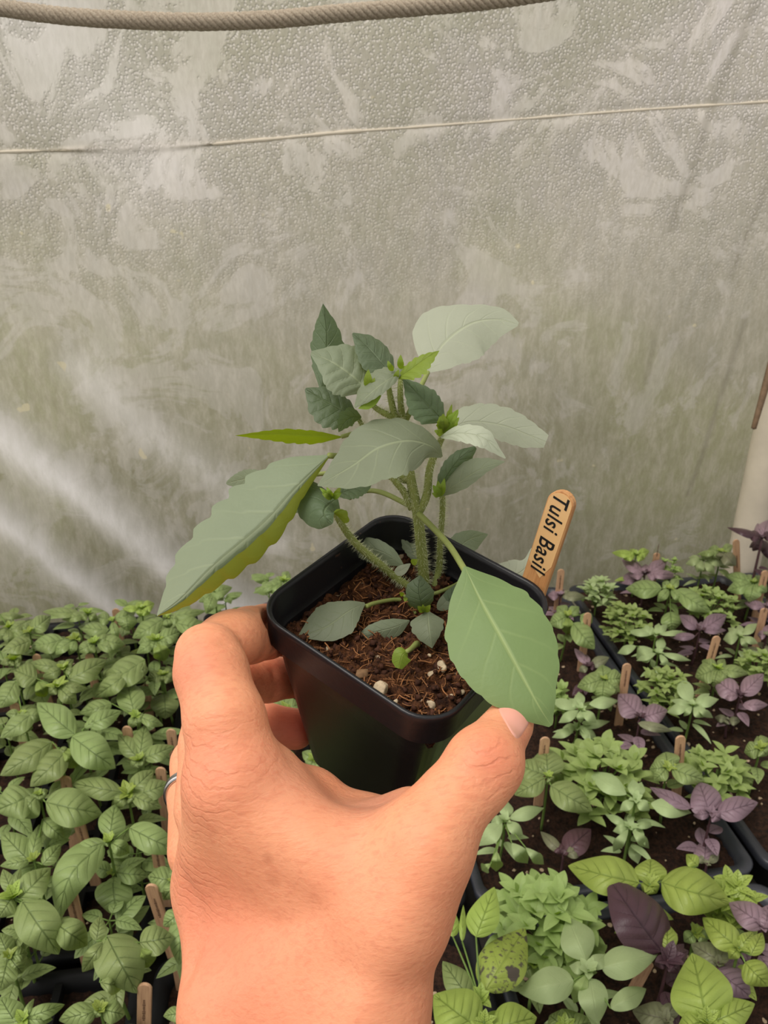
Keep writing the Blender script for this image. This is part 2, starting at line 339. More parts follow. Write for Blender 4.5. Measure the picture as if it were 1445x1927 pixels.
# beads of water sit above the seam, dry smooth film in patches
dens = ramp(n, math_(n, 'ADD', spz.outputs[2], math_(n, 'MULTIPLY', math_(n, 'SUBTRACT', blot, .5), .25)), [(.40, .05), (.66, 1.0)])
dropk = math_(n, 'MULTIPLY', math_(n, 'MULTIPLY', drop, dens), math_(n, 'SUBTRACT', 1.0, patch))
sheet_col = mixc(n, math_(n, 'MULTIPLY', dropk, .45), sheet_col, srgb(246, 240, 234)); edge_ = math_(n, 'MULTIPLY', math_(n, 'SUBTRACT', math_(n, 'MULTIPLY', dens, math_(n, 'SUBTRACT', 1.0, patch)), dropk, True), .30); sheet_col = mixc(n, edge_, sheet_col, srgb(134, 132, 118))  # painted highlight on each bead, darker colour between the beads
bp = bump(n, dropk, .8, .0020); bp = bump(n, streak, .5, .002, bp); bp = bump(n, streak2, .4, .001, bp); bp = bump(n, fine, .15, .001, bp)
df = N_(n, 'ShaderNodeBsdfPrincipled'); df.inputs['Roughness'].default_value = .38; df.inputs['Specular IOR Level'].default_value = .5
n.links.new(sheet_col, df.inputs['Base Color']); n.links.new(bp, df.inputs['Normal'])
tr = N_(n, 'ShaderNodeBsdfTranslucent'); n.links.new(sheet_col, tr.inputs[0]); n.links.new(bp, tr.inputs['Normal'])
mx = N_(n, 'ShaderNodeMixShader'); mx.inputs[0].default_value = .80
n.links.new(df.outputs[0], mx.inputs[1]); n.links.new(tr.outputs[0], mx.inputs[2]); n.links.new(mx.outputs[0], out.inputs[0])
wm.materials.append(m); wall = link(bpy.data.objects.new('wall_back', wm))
tag(wall, 'cloudy plastic greenhouse sheet wet with condensation and crossed by a pale seam', 'wall', kind='structure')

sp_ = cat_rom(seam, 900); r2 = np.random.RandomState(2); sp_[:, 1] = [wall_y(q[0], q[2])+.010*math.sin(q[0]*4.1+q[2]*3)+.004*math.sin(q[0]*11-q[2]*9)-.003 for q in sp_]
b = MB(); tube(b, sp_, list(np.abs(.0018+.0004*np.convolve(r2.randn(910), np.ones(11)/3.3, 'valid'))), ns=6, cap=False, smooth_pts=False)
o = b.obj('seam', simple_mat('seam_tape', srgb(244, 232, 212), .6, .04, 60, .2, 300), wall); o['label'] = 'pale welded seam line across the sheet'
# outside: grass ground and an unseen leafy bank added to dim the lower sheet
gm = simple_mat('grass', srgb(70, 80, 50), .9, .2, 3, 0)
b = MB(); b.add([[-6, 1.35, -.75], [6, 1.35, -.75], [6, 9, -.75], [-6, 9, -.75]], [(0, 1, 2, 3)]); g = b.obj('ground', gm, smooth=False)
tag(g, 'grass outside behind the cloudy plastic', 'ground', kind='structure')
hb = MB(); rr = random.Random(3)
hx = np.linspace(-3, 3.4, 90); ht = np.linspace(0, 1, 12); HV = []
for i, xx in enumerate(hx):
    top = .40+.05*math.sin(xx*1.7)+.04*math.sin(xx*5)+.08*min(xx, .2)+rr.uniform(-.02, .02)
    for tt in ht:
        an = tt*math.pi; HV.append([xx, 1.80-.36*math.cos(an)+rr.uniform(-.03, .03), -.75+(top+.75)*math.sin(an)**.7+rr.uniform(-.03, .03)])
HF = [(i*12+k, (i+1)*12+k, (i+1)*12+k+1, i*12+k+1) for i in range(89) for k in range(11)]
hb.add(HV, HF); hd = hb.obj('shade_hedge', simple_mat('hedge_green', srgb(78, 84, 54), .9, .25, 12, .5, 60)); tag(hd, 'unseen green growth outside, added to dim the lower plastic', 'shade_hedge', kind='stuff')

def box(mb, x0, x1, y0, y1, z0, z1, mi=0):
    v = [[x, y, z] for z in (z0, z1) for y in (y0, y1) for x in (x0, x1)]
    mb.add(v, [(0, 2, 3, 1), (4, 5, 7, 6), (0, 1, 5, 4), (2, 6, 7, 3), (0, 4, 6, 2), (1, 3, 7, 5)], mi=mi)
M_BENCH = simple_mat('bench_board', srgb(70, 66, 60), .8, .2, 20, .3)
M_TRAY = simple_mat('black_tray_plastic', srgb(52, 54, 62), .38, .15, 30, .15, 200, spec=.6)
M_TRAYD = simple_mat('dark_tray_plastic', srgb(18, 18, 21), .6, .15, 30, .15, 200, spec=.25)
bench = empty('bench', (0, .6, -.06))
b = MB(); box(b, -1.05, 1.30, .02, 1.000, -.075, -.058); o = b.obj('bench_top', M_BENCH, bench, False, origin=(0, .6, -.06)); o.location = (0, 0, 0)
for lx in (-1.0, 1.25):
    for ly in (.07, .96):
        b = MB(); box(b, lx-.03, lx+.03, ly-.03, ly+.03, -.75, -.075); o = b.obj('leg', M_BENCH, bench, False, origin=(0, .6, -.06)); o.location = (0, 0, 0)
tag(bench, 'dark bench board under the seedling trays', 'bench')
fl = MB(); fl.add([[-3, -2.0, -.75], [3, -2.0, -.75], [3, 1.35, -.75], [-3, 1.35, -.75]], [(0, 1, 2, 3)]); fo = fl.obj('floor', simple_mat('dirt_floor', srgb(92, 80, 66), .9, .2, 8, .4, 60), smooth=False)
tag(fo, 'bare greenhouse ground below the bench', 'floor', kind='structure')

# potting mix
def soil_mat(name, c1, c2, c3, sc_=1.0):
    m, n, out = newmat(name); obj = N_(n, 'ShaderNodeTexCoord').outputs['Object']
    f1 = noise(n, 260*sc_, 5, .7, obj); f2 = noise(n, 60*sc_, 4, .6, obj)
    col = mixc(n, ramp(n, f1, [(.38, 0.0), (.62, 1.0)]), c1, c2); col = mixc(n, ramp(n, f2, [(.5, 0.0), (.7, .6)]), col, c3)
    v = N_(n, 'ShaderNodeTexVoronoi'); v.inputs['Scale'].default_value = 150*sc_; n.links.new(obj, v.inputs['Vector'])
    sx = N_(n, 'ShaderNodeSeparateXYZ'); n.links.new(v.outputs['Color'], sx.inputs[0])
    k = math_(n, 'MULTIPLY', math_(n, 'GREATER_THAN', sx.outputs[0], .93), math_(n, 'LESS_THAN', v.outputs['Distance'], .33))
    col = mixc(n, k, col, srgb(205, 180, 150))
    pr = N_(n, 'ShaderNodeBsdfPrincipled'); pr.inputs['Roughness'].default_value = .85; pr.inputs['Specular IOR Level'].default_value = .2
    n.links.new(col, pr.inputs['Base Color']); n.links.new(bump(n, f1, 1.0, .003), pr.inputs['Normal']); n.links.new(pr.outputs[0], out.inputs[0]); return m
M_SOIL = soil_mat('bench_potting_mix', srgb(34, 23, 18), srgb(68, 45, 33), srgb(22, 16, 13))
def rr_frame(mb, x0, x1, y0, y1, z, r, wd, ns=6):
    def loop(x0, x1, y0, y1, r, z):
        o = []
        for cx, cy, a0 in ((x1-r, y1-r, 0), (x0+r, y1-r, 90), (x0+r, y0+r, 180), (x1-r, y0+r, 270)):
            for k in range(ns+1):
                a = math.radians(a0+90*k/ns); o.append([cx+r*math.cos(a), cy+r*math.sin(a), z])
        return o
    L = [loop(x0+.001, x1-.001, y0+.001, y1-.001, r, z-.010), loop(x0, x1, y0, y1, r, z-.001), loop(x0+.002, x1-.002, y0+.002, y1-.002, r, z), loop(x0+wd, x1-wd, y0+wd, y1-wd, r*.8, z), loop(x0+wd+.003, x1-wd-.003, y0+wd+.003, y1-wd-.003, r*.8, z-.012), loop(x0+wd+.012, x1-wd-.012, y0+wd+.012, y1-wd-.012, r*.8, z-.058)]
    k = len(L[0]); F = [(i*k+j, i*k+(j+1) % k, (i+1)*k+(j+1) % k, (i+1)*k+j) for i in range(len(L)-1) for j in range(k)]
    F.append(tuple((len(L)-1)*k+j for j in range(k)))
    mb.add(sum(L, []), F)
import itertools
tray_labels = {}
cols = [(-.955, 'far left'), (-.680, 'left'), (-.405, 'second from left'), (-.130, 'below the pot'), (.145, 'middle right'), (.420, 'right'), (.695, 'far right')]
for ci, (x0, cn) in enumerate(cols):
    for ri, (y0, y1, rn) in enumerate([(.460, .995, 'back row'), (-.085, .450, 'front row')]):
        if x0 < -.7 : continue
        t = empty('seedling_tray', (x0, y0, 0)); tx0, tx1 = x0+.004, x0+.271
        tag(t, f'black seedling tray of dark soil, {rn}, {cn}', 'tray', 'black seedling trays on the bench')
        b = MB(); rr_frame(b, tx0, tx1, y0, y1, .006, .018, .009)
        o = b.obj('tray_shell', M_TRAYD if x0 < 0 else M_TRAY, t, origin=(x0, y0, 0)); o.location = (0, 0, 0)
        if x0 < 0:        # square pots fill the left trays: crossing rims
            b = MB()
            for k in range(1, 4): box(b, tx0+k*.0668-.003, tx0+k*.0668+.003, y0+.012, y1-.012, -.05, .005)
            for k in range(1, 8): box(b, tx0+.012, tx1-.012, y0+k*.0668-.003, y0+k*.0668+.003, -.05, .0048)
            o = b.obj('cell_divider', M_TRAYD, t, False, origin=(x0, y0, 0)); o.location = (0, 0, 0)
        sb = MB(); gx = np.linspace(tx0+.012, tx1-.012, 60); gy = np.linspace(y0+.012, y1-.012, 110); GX, GY = np.meshgrid(gx, gy)
        r2 = np.random.RandomState(ci*3+ri); GZ = -.003+.0012*r2.randn(*GX.shape)+.002*np.sin(GX*60+ci)*np.sin(GY*47)-(.004 if x0 < 0 else 0)
        V = np.stack([GX, GY, GZ], -1).reshape(-1, 3); I = np.arange(V.shape[0]).reshape(110, 60)
        sb.add(V, np.stack([I[:-1, :-1], I[:-1, 1:], I[1:, 1:], I[1:, :-1]], -1).reshape(-1, 4))
        for _ in range(70 if x0 > 0 else 20):   # perlite and bark crumbs lying in the mix
            q = np.array([r2.uniform(tx0+.016, tx1-.016), r2.uniform(y0+.016, y1-.016), .0]); s_ = r2.uniform(.0008, .0022)
            ov = nrm(r2.randn(6, 3))*s_; ov = np.array([[1, 0, 0], [0, 1, 0], [-1, 0, 0], [0, -1, 0], [0, 0, 1], [0, 0, -1]])*s_*r2.uniform(.6, 1.2, (6, 3))
            sb.add(ov+q, [(0, 1, 4), (1, 2, 4), (2, 3, 4), (3, 0, 4), (1, 0, 5), (2, 1, 5), (3, 2, 5), (0, 3, 5)], mi=1)
        if ci == 1 and ri == 0: M_CRUMB = simple_mat('perlite_crumb', srgb(196, 172, 140), .8, .2, 400, .2)
        so = sb.obj('soil', [M_SOIL, M_CRUMB], t, origin=(x0, y0, 0)); so.location = (0, 0, 0); so['kind'] = 'stuff'

# hoop pipe standing against the sheet at the right
M_PIPE = simple_mat('cream_pipe', srgb(228, 216, 196), .3, .08, 12, .05, 60, spec=.5)
b = MB(); p0 = P(1402, 1045, 1.12); pt_ = ray(1402, 1045); p0 = EYE+pt_*(1.030/pt_[1]); tube(b, [(p0[0], 1.030, -.75), (p0[0], 1.030, .30), (p0[0], 1.010, .60), (p0[0], .97, .85), (p0[0], .87, 1.3)], .026, n=40, ns=28)
o = b.obj('hoop_pipe', M_PIPE); tag(o, 'upright cream greenhouse pipe against the plastic at the right edge', 'pipe')
b = MB(); q0, q1 = P(1418, 806, .90), P(1462, 650, .90); tube(b, [q0, q1, q1+(q1-q0)*1.2], [.0030, .0055, .006], n=12, ns=10)
o = b.obj('wooden_stake', simple_mat('weathered_stake', srgb(128, 104, 80), .7, .2, 80, .4)); tag(o, 'thin brown wooden stake hanging in front of the cream pipe', 'stake')

# rope sagging across the top
M_ROPE = None
m, n, out = newmat('rope_fibre'); obj = N_(n, 'ShaderNodeTexCoord').outputs['Object']; uvn = N_(n, 'ShaderNodeUVMap').outputs[0]
f1 = noise(n, 700, 4, .7, obj); col = mixc(n, ramp(n, f1, [(.3, 0.0), (.7, 1.0)]), srgb(150, 134, 116), srgb(204, 190, 168))
pr = N_(n, 'ShaderNodeBsdfPrincipled'); pr.inputs['Roughness'].default_value = .85; n.links.new(col, pr.inputs['Base Color']); n.links.new(bump(n, f1, .7, .001), pr.inputs['Normal']); n.links.new(pr.outputs[0], out.inputs[0]); M_ROPE = m
rp = cat_rom([P(x, y, d) for x, y, d in [(-700, -110, .50), (-350, -45, .51), (-100, -4, .52), (0, 14, .52), (120, 30, .52), (250, 38, .52), (380, 41, .52), (520, 36, .52), (650, 24, .52), (800, 12, .52), (960, -4, .52), (1200, -45, .52), (1600, -130, .52)]], 900)
tt = nrm(np.gradient(rp, axis=0)); uu = nrm(np.cross(tt, upv)); ww = np.cross(tt, uu)
s_ = np.concatenate([[0], np.cumsum(np.linalg.norm(np.diff(rp, axis=0), axis=1))])
b = MB()
for k in range(6):        # six carriers of a laid rope
    sgn = 1; ph = 2*math.pi*k/6; an = ph+sgn*s_*2*math.pi/.030; r0 = .0034
    path = rp+(uu*np.cos(an)[:, None]+ww*np.sin(an)[:, None])*r0
    tube(b, path, .0022, ns=7, cap=False, smooth_pts=False)
tube(b, rp, .0028, ns=8, cap=False, smooth_pts=False)
rope = b.obj('rope', M_ROPE); tag(rope, 'thick grey-beige laid rope sagging across the top in front of the plastic', 'rope')

# ------------------------------------------------------------------ held pot
RP = np.array([[0.6943, 0.719, 0.0309], [-0.6931, 0.6796, -0.2405], [-0.1939, 0.1456, 0.9702]]); TP = np.array([0.0371, 0.2069, 0.4742])
POTM = Matrix([list(RP[0])+[TP[0]], list(RP[1])+[TP[1]], list(RP[2])+[TP[2]], [0, 0, 0, 1]])
def PL(x, y, z): return RP@np.array([x, y, z])+TP
def toPot(w): return RP.T@(np.asarray(w)-TP)
def SP(px, py, h=-.014):          # where a sight line meets the soil of the pot
    r = ray(px, py); A = RP.T@r; B = RP.T@(EYE-TP); return EYE+r*((h-B[2])/A[2])
def rsq(h, r, z, ns=8):
    o = []
    for cx, cy, a0 in ((h-r, h-r, 0), (-h+r, h-r, 90), (-h+r, -h+r, 180), (h-r, -h+r, 270)):
        for k in range(ns+1):
            a = math.radians(a0+90*k/ns); o.append([cx+r*math.cos(a), cy+r*math.sin(a), z])
    return o
m, n, out = newmat('black_pot_plastic'); obj = N_(n, 'ShaderNodeTexCoord').outputs['Object']
f = noise(n, 260, 4, .65, obj); sp = ramp(n, f, [(.66, 0.0), (.70, 1.0)]); low = ramp(n, noise(n, 30, 2, .5, obj), [(.5, 0.0), (.62, 1.0)])
col = mixc(n, math_(n, 'MULTIPLY', math_(n, 'MULTIPLY', sp, low), .8), srgb(26, 26, 30), srgb(112, 78, 60))
pr = N_(n, 'ShaderNodeBsdfPrincipled'); pr.inputs['Roughness'].default_value = .34; pr.inputs['Specular IOR Level'].default_value = .4
n.links.new(col, pr.inputs['Base Color']); n.links.new(bump(n, noise(n, 500, 2, .5, obj), .06, .001), pr.inputs['Normal']); n.links.new(pr.outputs[0], out.inputs[0]); M_POT = m
pot = empty('plant_pot'); pot.matrix_world = POTM
tag(pot, 'small square black plastic pot gripped in the hand', 'pot')
rings = [(.0348, .0115, -.0112), (.0350, .0118, -.002), (.0352, .012, -.0004), (.0348, .0117, .0004), (.0338, .011, 0), (.0333, .0106, -.0015), (.0326, .010, -.0105), (.0313, .0095, -.0125), (.0225, .0075, -.0745)]
rings = rings[::-1]; out_r = [(.0348, .0115, -.0112), (.0329, .0105, -.0130), (.0322, .0102, -.0150), (.0236, .008, -.0765)]
L = [rsq(*q) for q in rings]+[rsq(*q) for q in out_r[1:]]; k = len(L[0]); V = sum(L, [])
F = [(i*k+j, (i+1)*k+j, (i+1)*k+(j+1) % k, i*k+(j+1) % k) for i in range(len(L)-1) for j in range(k)]
F.append(tuple(range(k))); F.append(tuple((len(L)-1)*k+j for j in range(k-1, -1, -1)))
ncut = (len(rings)-1)*k
b = MB(); b.add(V, F[ncut:ncut+3*k]+[F[-1]]+F[:k*(len(rings)-1)][:k]+[F[-2]]); o = b.obj('pot_body', M_POT, pot)
b = MB(); b.add(V, F[k:(len(rings)-1)*k]); o = b.obj('pot_rim', M_POT, pot)

# soil of the pot
M_PSOIL = soil_mat('coir_mix', srgb(52, 30, 20), srgb(128, 82, 52), srgb(30, 19, 14), 1.6)
M_FIB = simple_mat('coir_fibre', srgb(172, 116, 72), .7, .3, 300, .1); M_CHUNK = simple_mat('bark_chunk', srgb(84, 50, 34), .85, .3, 300, .4)
b = MB(); g = np.linspace(-.0309, .0309, 110); GX, GY = np.meshgrid(g, g); r2 = np.random.RandomState(5)
def sm(a, k):
    for _ in range(k): a = (a+np.roll(a, 1, 0)+np.roll(a, -1, 0)+np.roll(a, 1, 1)+np.roll(a, -1, 1))/5
    return a
GZ = -.0145+sm(r2.randn(110, 110), 1)*.0007+sm(r2.randn(110, 110), 4)*.0030+sm(r2.randn(110, 110), 14)*.008
def soilz(x, y): return GZ[int(np.clip((y+.0309)/.0618*109, 0, 109)), int(np.clip((x+.0309)/.0618*109, 0, 109))]
I = np.arange(110*110).reshape(110, 110); b.add(np.stack([GX, GY, GZ], -1).reshape(-1, 3), np.stack([I[:-1, :-1], I[:-1, 1:], I[1:, 1:], I[1:, :-1]], -1).reshape(-1, 4))
for _ in range(650):
    x, y = r2.uniform(-.029, .029, 2); z = soilz(x, y); an = r2.uniform(0, 6.3); ln = r2.uniform(.0015, .0060); cv = r2.uniform(-1.3, 1.3)
    p_ = []; a_ = an; q = np.array([x, y, z+.0003])
    for s in range(5):
        p_.append(q.copy()); q = q+np.array([math.cos(a_), math.sin(a_), r2.uniform(-.2, .35)])*ln/4; a_ += cv/4
    if max(abs(q[0]), abs(q[1])) < .0305: tube(b, p_, r2.uniform(.00010, .00026), n=5, ns=4, cap=False, mi=1)
OCT = [(0, 1, 4), (1, 2, 4), (2, 3, 4), (3, 0, 4), (1, 0, 5), (2, 1, 5), (3, 2, 5), (0, 3, 5)]; OV = np.array([[1, 0, 0], [0, 1, 0], [-1, 0, 0], [0, -1, 0], [0, 0, 1], [0, 0, -1.]])
for _ in range(700):
    x, y = r2.uniform(-.0295, .0295, 2); s = r2.uniform(.0004, .0014); A = np.linalg.qr(r2.randn(3, 3))[0]
    b.add((OV*s*r2.uniform(.5, 1.4, (6, 1)))@A+np.array([x, y, soilz(x, y)+s*.3]), OCT, mi=2)
soil = b.obj('potting_soil', [M_PSOIL, M_FIB, M_CHUNK]); soil.matrix_world = POTM
tag(soil, 'brown fibrous potting soil with bark and perlite filling the black pot', 'soil', kind='stuff')
M_PERL = simple_mat('perlite', srgb(214, 192, 160), .75, .15, 500, .6, 700)
import bmesh
def lump(name, w, s, label, mat, grp=None, flat=.75, seed=0):
    bm = bmesh.new(); bmesh.ops.create_icosphere(bm, subdivisions=3, radius=1); r_ = np.random.RandomState(seed)
    ks = [(nrm(r_.randn(3)), r_.uniform(.5, .95)) for _ in range(9)]
    for v_ in bm.verts:
        c = np.array(v_.co)
        for d_, h_ in ks:
            e_ = c@d_
            if e_ > h_: c = c-d_*(e_-h_)*.85
        v_.co = Vector((c*(1+.05*math.sin(7*c[0]+5*c[1]))*np.array([s, s*.72, s*flat])).tolist())
    me = bpy.data.meshes.new(name); bm.to_mesh(me); bm.free(); me.materials.append(mat); me.polygons.foreach_set('use_smooth', [True]*len(me.polygons))
    o = bpy.data.objects.new(name, me); o.location = w; o.rotation_euler = (r_.uniform(-.3, .3), r_.uniform(-.3, .3), r_.uniform(0, 6)); link(o)
    return tag(o, label, 'perlite', grp)
for i, (x, y, s, lb) in enumerate([(535, 770, .0032, 'largest cream perlite lump, by the front-left rim of the pot'), (455, 703, .0029, 'brownish stone lump near the left rim, left of the white bits'), (490, 668, .0012, 'small white perlite bit just above the brownish lump'),
        (797, 683, .0024, 'white perlite lump under the edge of the broad front leaf'), (752, 711, .0016, 'pale perlite bit left of the white lump under the leaf'), (835, 790, .0014, 'small white perlite bit near the front-right rim'),
        (750, 838, .0018, 'pinkish perlite lump near the front corner of the pot'), (742, 632, .0008, 'tiny white perlite bit behind the lumps near the stems'), (884, 778, .0011, 'tan perlite bit closest to the thumb side rim'), (598, 828, .0010, 'small tan bit right of the largest cream lump'), (312, 588, .0012, 'perlite bit by the tip of the left low leaf')]):
    px, py = Z2(x, y); w = SP(px, py, -.0125); q = toPot(w); w = PL(q[0], q[1], soilz(q[0], q[1])+s*.35)
    lump('perlite_lump', w, s, lb, M_PERL if i != 1 else simple_mat('brown_stone', srgb(150, 116, 84), .8, .2, 300, .5), 'perlite lumps on the pot soil', seed=i)

# ------------------------------------------------------------------ wooden labels
def wood_mat(name, c1, c2):
    m, n, out = newmat(name); obj = N_(n, 'ShaderNodeTexCoord').outputs['Object']; mp = N_(n, 'ShaderNodeMapping'); mp.inputs['Scale'].default_value = (9, 9, .5); n.links.new(obj, mp.inputs[0])
    f = noise(n, 90, 4, .6, mp.outputs[0]); pr = N_(n, 'ShaderNodeBsdfPrincipled'); pr.inputs['Roughness'].default_value = .5
    n.links.new(mixc(n, ramp(n, f, [(.35, 0.0), (.7, 1.0)]), c1, c2), pr.inputs['Base Color']); n.links.new(bump(n, f, .15, .0005), pr.inputs['Normal']); n.links.new(pr.outputs[0], out.inputs[0]); return m
M_WOOD = wood_mat('label_wood', srgb(212, 158, 102), srgb(176, 118, 70)); M_WOOD2 = wood_mat('bench_label_wood', srgb(206, 166, 130), srgb(176, 134, 104))
M_STICK = simple_mat('clear_sticker', srgb(226, 182, 126), .28, .04, 30, 0, spec=.5); M_INK = simple_mat('black_ink', (.008, .008, .008), .5, 0, 30, 0)
def stick_mesh(w, ln, t, wpt=.35):
    b = MB(); o = []
    for k in range(13):
        a = math.pi*k/12; o.append([w/2*math.cos(a), ln-w*.46+w*.46*math.sin(a)])
    o += [[-w/2, 0], [0, -w*wpt], [w/2, 0]]; n_ = len(o); bv = t*.12
    lay = [(1-2*bv/w, -t/2), (1, -t/2+bv), (1, t/2-bv), (1-2*bv/w, t/2)]
    V = [[x*s, y_, z] for s, y_ in [(0, 0)] for x, z in []]
    for s, y in lay: V += [[q[0]*s, y, q[1]] for q in o]
    F = [(i*n_+j, i*n_+(j+1) % n_, (i+1)*n_+(j+1) % n_, (i+1)*n_+j) for i in range(3) for j in range(n_)]
    F += [tuple(range(n_-1, -1, -1)), tuple(3*n_+j for j in range(n_))]; b.add(V, F); return b
def frame_m(org, zax, xhint):
    z = nrm(np.array(zax, float)); x = nrm(np.array(xhint, float)-z*np.dot(xhint, z)); y = np.cross(z, x)
    return Matrix([[x[0], y[0], z[0], org[0]], [x[1], y[1], z[1], org[1]], [x[2], y[2], z[2], org[2]], [0, 0, 0, 1]])
# the label in the held pot; local x = across the face, z = up, -y = face
bt = P(994, 1135, .259); tp = P(1064, 925, .241); ln = np.linalg.norm(tp-bt)
wax = nrm(tp-bt); hint = rgt*math.cos(math.radians(36))-fwd*math.sin(math.radians(36))
lab = empty('plant_label'); lab.matrix_world = frame_m(bt, wax, hint)
tag(lab, 'wooden stick label lettered Tulsi Basil standing in the held pot', 'label')
TW, TT = .0088, .0030
b = stick_mesh(TW, ln, TT); b.obj('stick', M_WOOD, lab, smooth=False)
o_ = [[TW*.45*math.cos(math.pi*k/12), ln-TW*.46+TW*.41*math.sin(math.pi*k/12)] for k in range(13)]+[[-TW*.46, ln*.38], [TW*.16, ln*.27], [TW*.45, ln*.40]]
b = MB(); nn_ = len(o_); b.add([[x, -TT/2-.00012, z] for x, z in o_]+[[x, -TT/2+.0001, z] for x, z in o_], [tuple(range(nn_-1, -1, -1))]+[(j, (j+1) % nn_, nn_+(j+1) % nn_, nn_+j) for j in range(nn_)])
st = b.obj('sticker', M_STICK, lab, smooth=False); st['label'] = 'clear printed sticker on the stick'
cu = bpy.data.curves.new('lettering', 'FONT'); cu.body = 'Tulsi Basil'; cu.size = .0058; cu.shear = .22; cu.offset = .00005; cu.space_character = 1.08; cu.align_x = 'CENTER'; cu.align_y = 'CENTER'; cu.extrude = .00004
tmp = bpy.data.objects.new('tmp_text', cu); link(tmp); bpy.context.view_layer.update()
tm = bpy.data.meshes.new_from_object(tmp.evaluated_get(bpy.context.evaluated_depsgraph_get())); bpy.data.objects.remove(tmp)
co = np.array([v.co[:] for v in tm.vertices]); w_ = np.ptp(co[:, 0]); k_ = .66*ln/w_; c0 = (co.max(0)+co.min(0))/2
co = co-c0; new = np.stack([co[:, 1]*k_*1.22, -TT/2-.00020-co[:, 2]*0, (-co[:, 0])*k_+ln*.635], 1); new[:, 1] -= co[:, 2]
for v_, c in zip(tm.vertices, new): v_.co = Vector(c.tolist())
tm.name = 'lettering'; tm.materials.clear(); tm.materials.append(M_INK); link(bpy.data.objects.new('lettering', tm), st)
# ------------------------------------------------------------------ hand and forearm: one continuous skin surface
def HP(x, y, d): return P(x, y, d)
class Field:
    def __init__(s, lo, hi, h):
        s.ax = [np.arange(lo[i], hi[i], h) for i in range(3)]; s.h = h
        s.X = np.stack(np.meshgrid(*s.ax, indexing='ij'), -1).astype(np.float32); s.D = None
def f_cone(X, a, b, ra, rb):
    a, b = np.array(a, np.float32), np.array(b, np.float32); ab = b-a; t = np.clip(((X-a)@ab)/(ab@ab), 0, 1)
    return np.linalg.norm(X-a-t[..., None]*ab, axis=-1)-(ra+(rb-ra)*t)
def f_tri(X, A, B, C, ra, rb, rc):
    A, B, C = [np.array(q, np.float32) for q in (A, B, C)]
    v0, v1 = B-A, C-A; N = np.cross(v0, v1); v2 = X-A
    d00, d01, d11 = v0@v0, v0@v1, v1@v1; d20, d21 = v2@v0, v2@v1; dn = d00*d11-d01*d01
    v = (d11*d20-d01*d21)/dn; w = (d00*d21-d01*d20)/dn; u = 1-v-w
    ins = (u >= 0) & (v >= 0) & (w >= 0)
    d = np.where(ins, np.abs(v2@(N/np.linalg.norm(N)))-(u*ra+v*rb+w*rc), 1e3)
    return np.minimum(np.minimum(d, f_cone(X, A, B, ra, rb)), np.minimum(f_cone(X, B, C, rb, rc), f_cone(X, C, A, rc, ra)))
def smin(a, b, k):
    h = np.clip(.5+.5*(b-a)/k, 0, 1); return b*(1-h)+a*h-k*h*(1-h)
def PX(r, d): return r*d/FP
def J(x, y, d, rpx): return (HP(x, y, d), rpx*d/FP)
def chain(X, js, k=.002):
    D = None
    for a, b in zip(js[:-1], js[1:]):
        e = f_cone(X, a[0], b[0], a[1], b[1]); D = e if D is None else smin(D, e, k)
    return D
IDX = [J(447, 1462, .2000, 76), J(424, 1360, .2050, 74), J(397, 1262, .2140, 67), J(392, 1232, .2165, 60), J(428, 1206, .2285, 54), J(470, 1195, .241, 51), J(500, 1189, .250, 49), J(548, 1188, .2680, 44)]
MID = [J(388, 1520, .2160, 60), J(392, 1400, .232, 52), J(398, 1310, .2480, 50), J(440, 1285, .259, 43), J(505, 1278, .272, 41), J(590, 1272, .2920, 36)]
RNG_ = [J(372, 1600, .2360, 56), J(368, 1500, .258, 49), J(372, 1436, .2700, 48), J(420, 1385, .280, 42), J(500, 1366, .288, 40), J(556, 1372, .2900, 38)]
PNK = [J(392, 1680, .2500, 56), J(396, 1580, .272, 42), J(425, 1520, .2850, 38), J(500, 1490, .292, 34)]
T0, T1, T2, T3 = J(738, 1712, .1860, 98), J(798, 1590, .1880, 84), J(902, 1444, .1960, 64), J(958, 1362, .2100, 46)
T15 = J(850, 1512, .1915, 68)
A_, C_, D_, E_ = J(440, 1476, .2010, 74), J(422, 1660, .2200, 82), J(446, 1900, .2010, 97), J(690, 1900, .1860, 110)
F_ = J(744, 1705, .1880, 94)
hn = HP(600, 1650, .2)
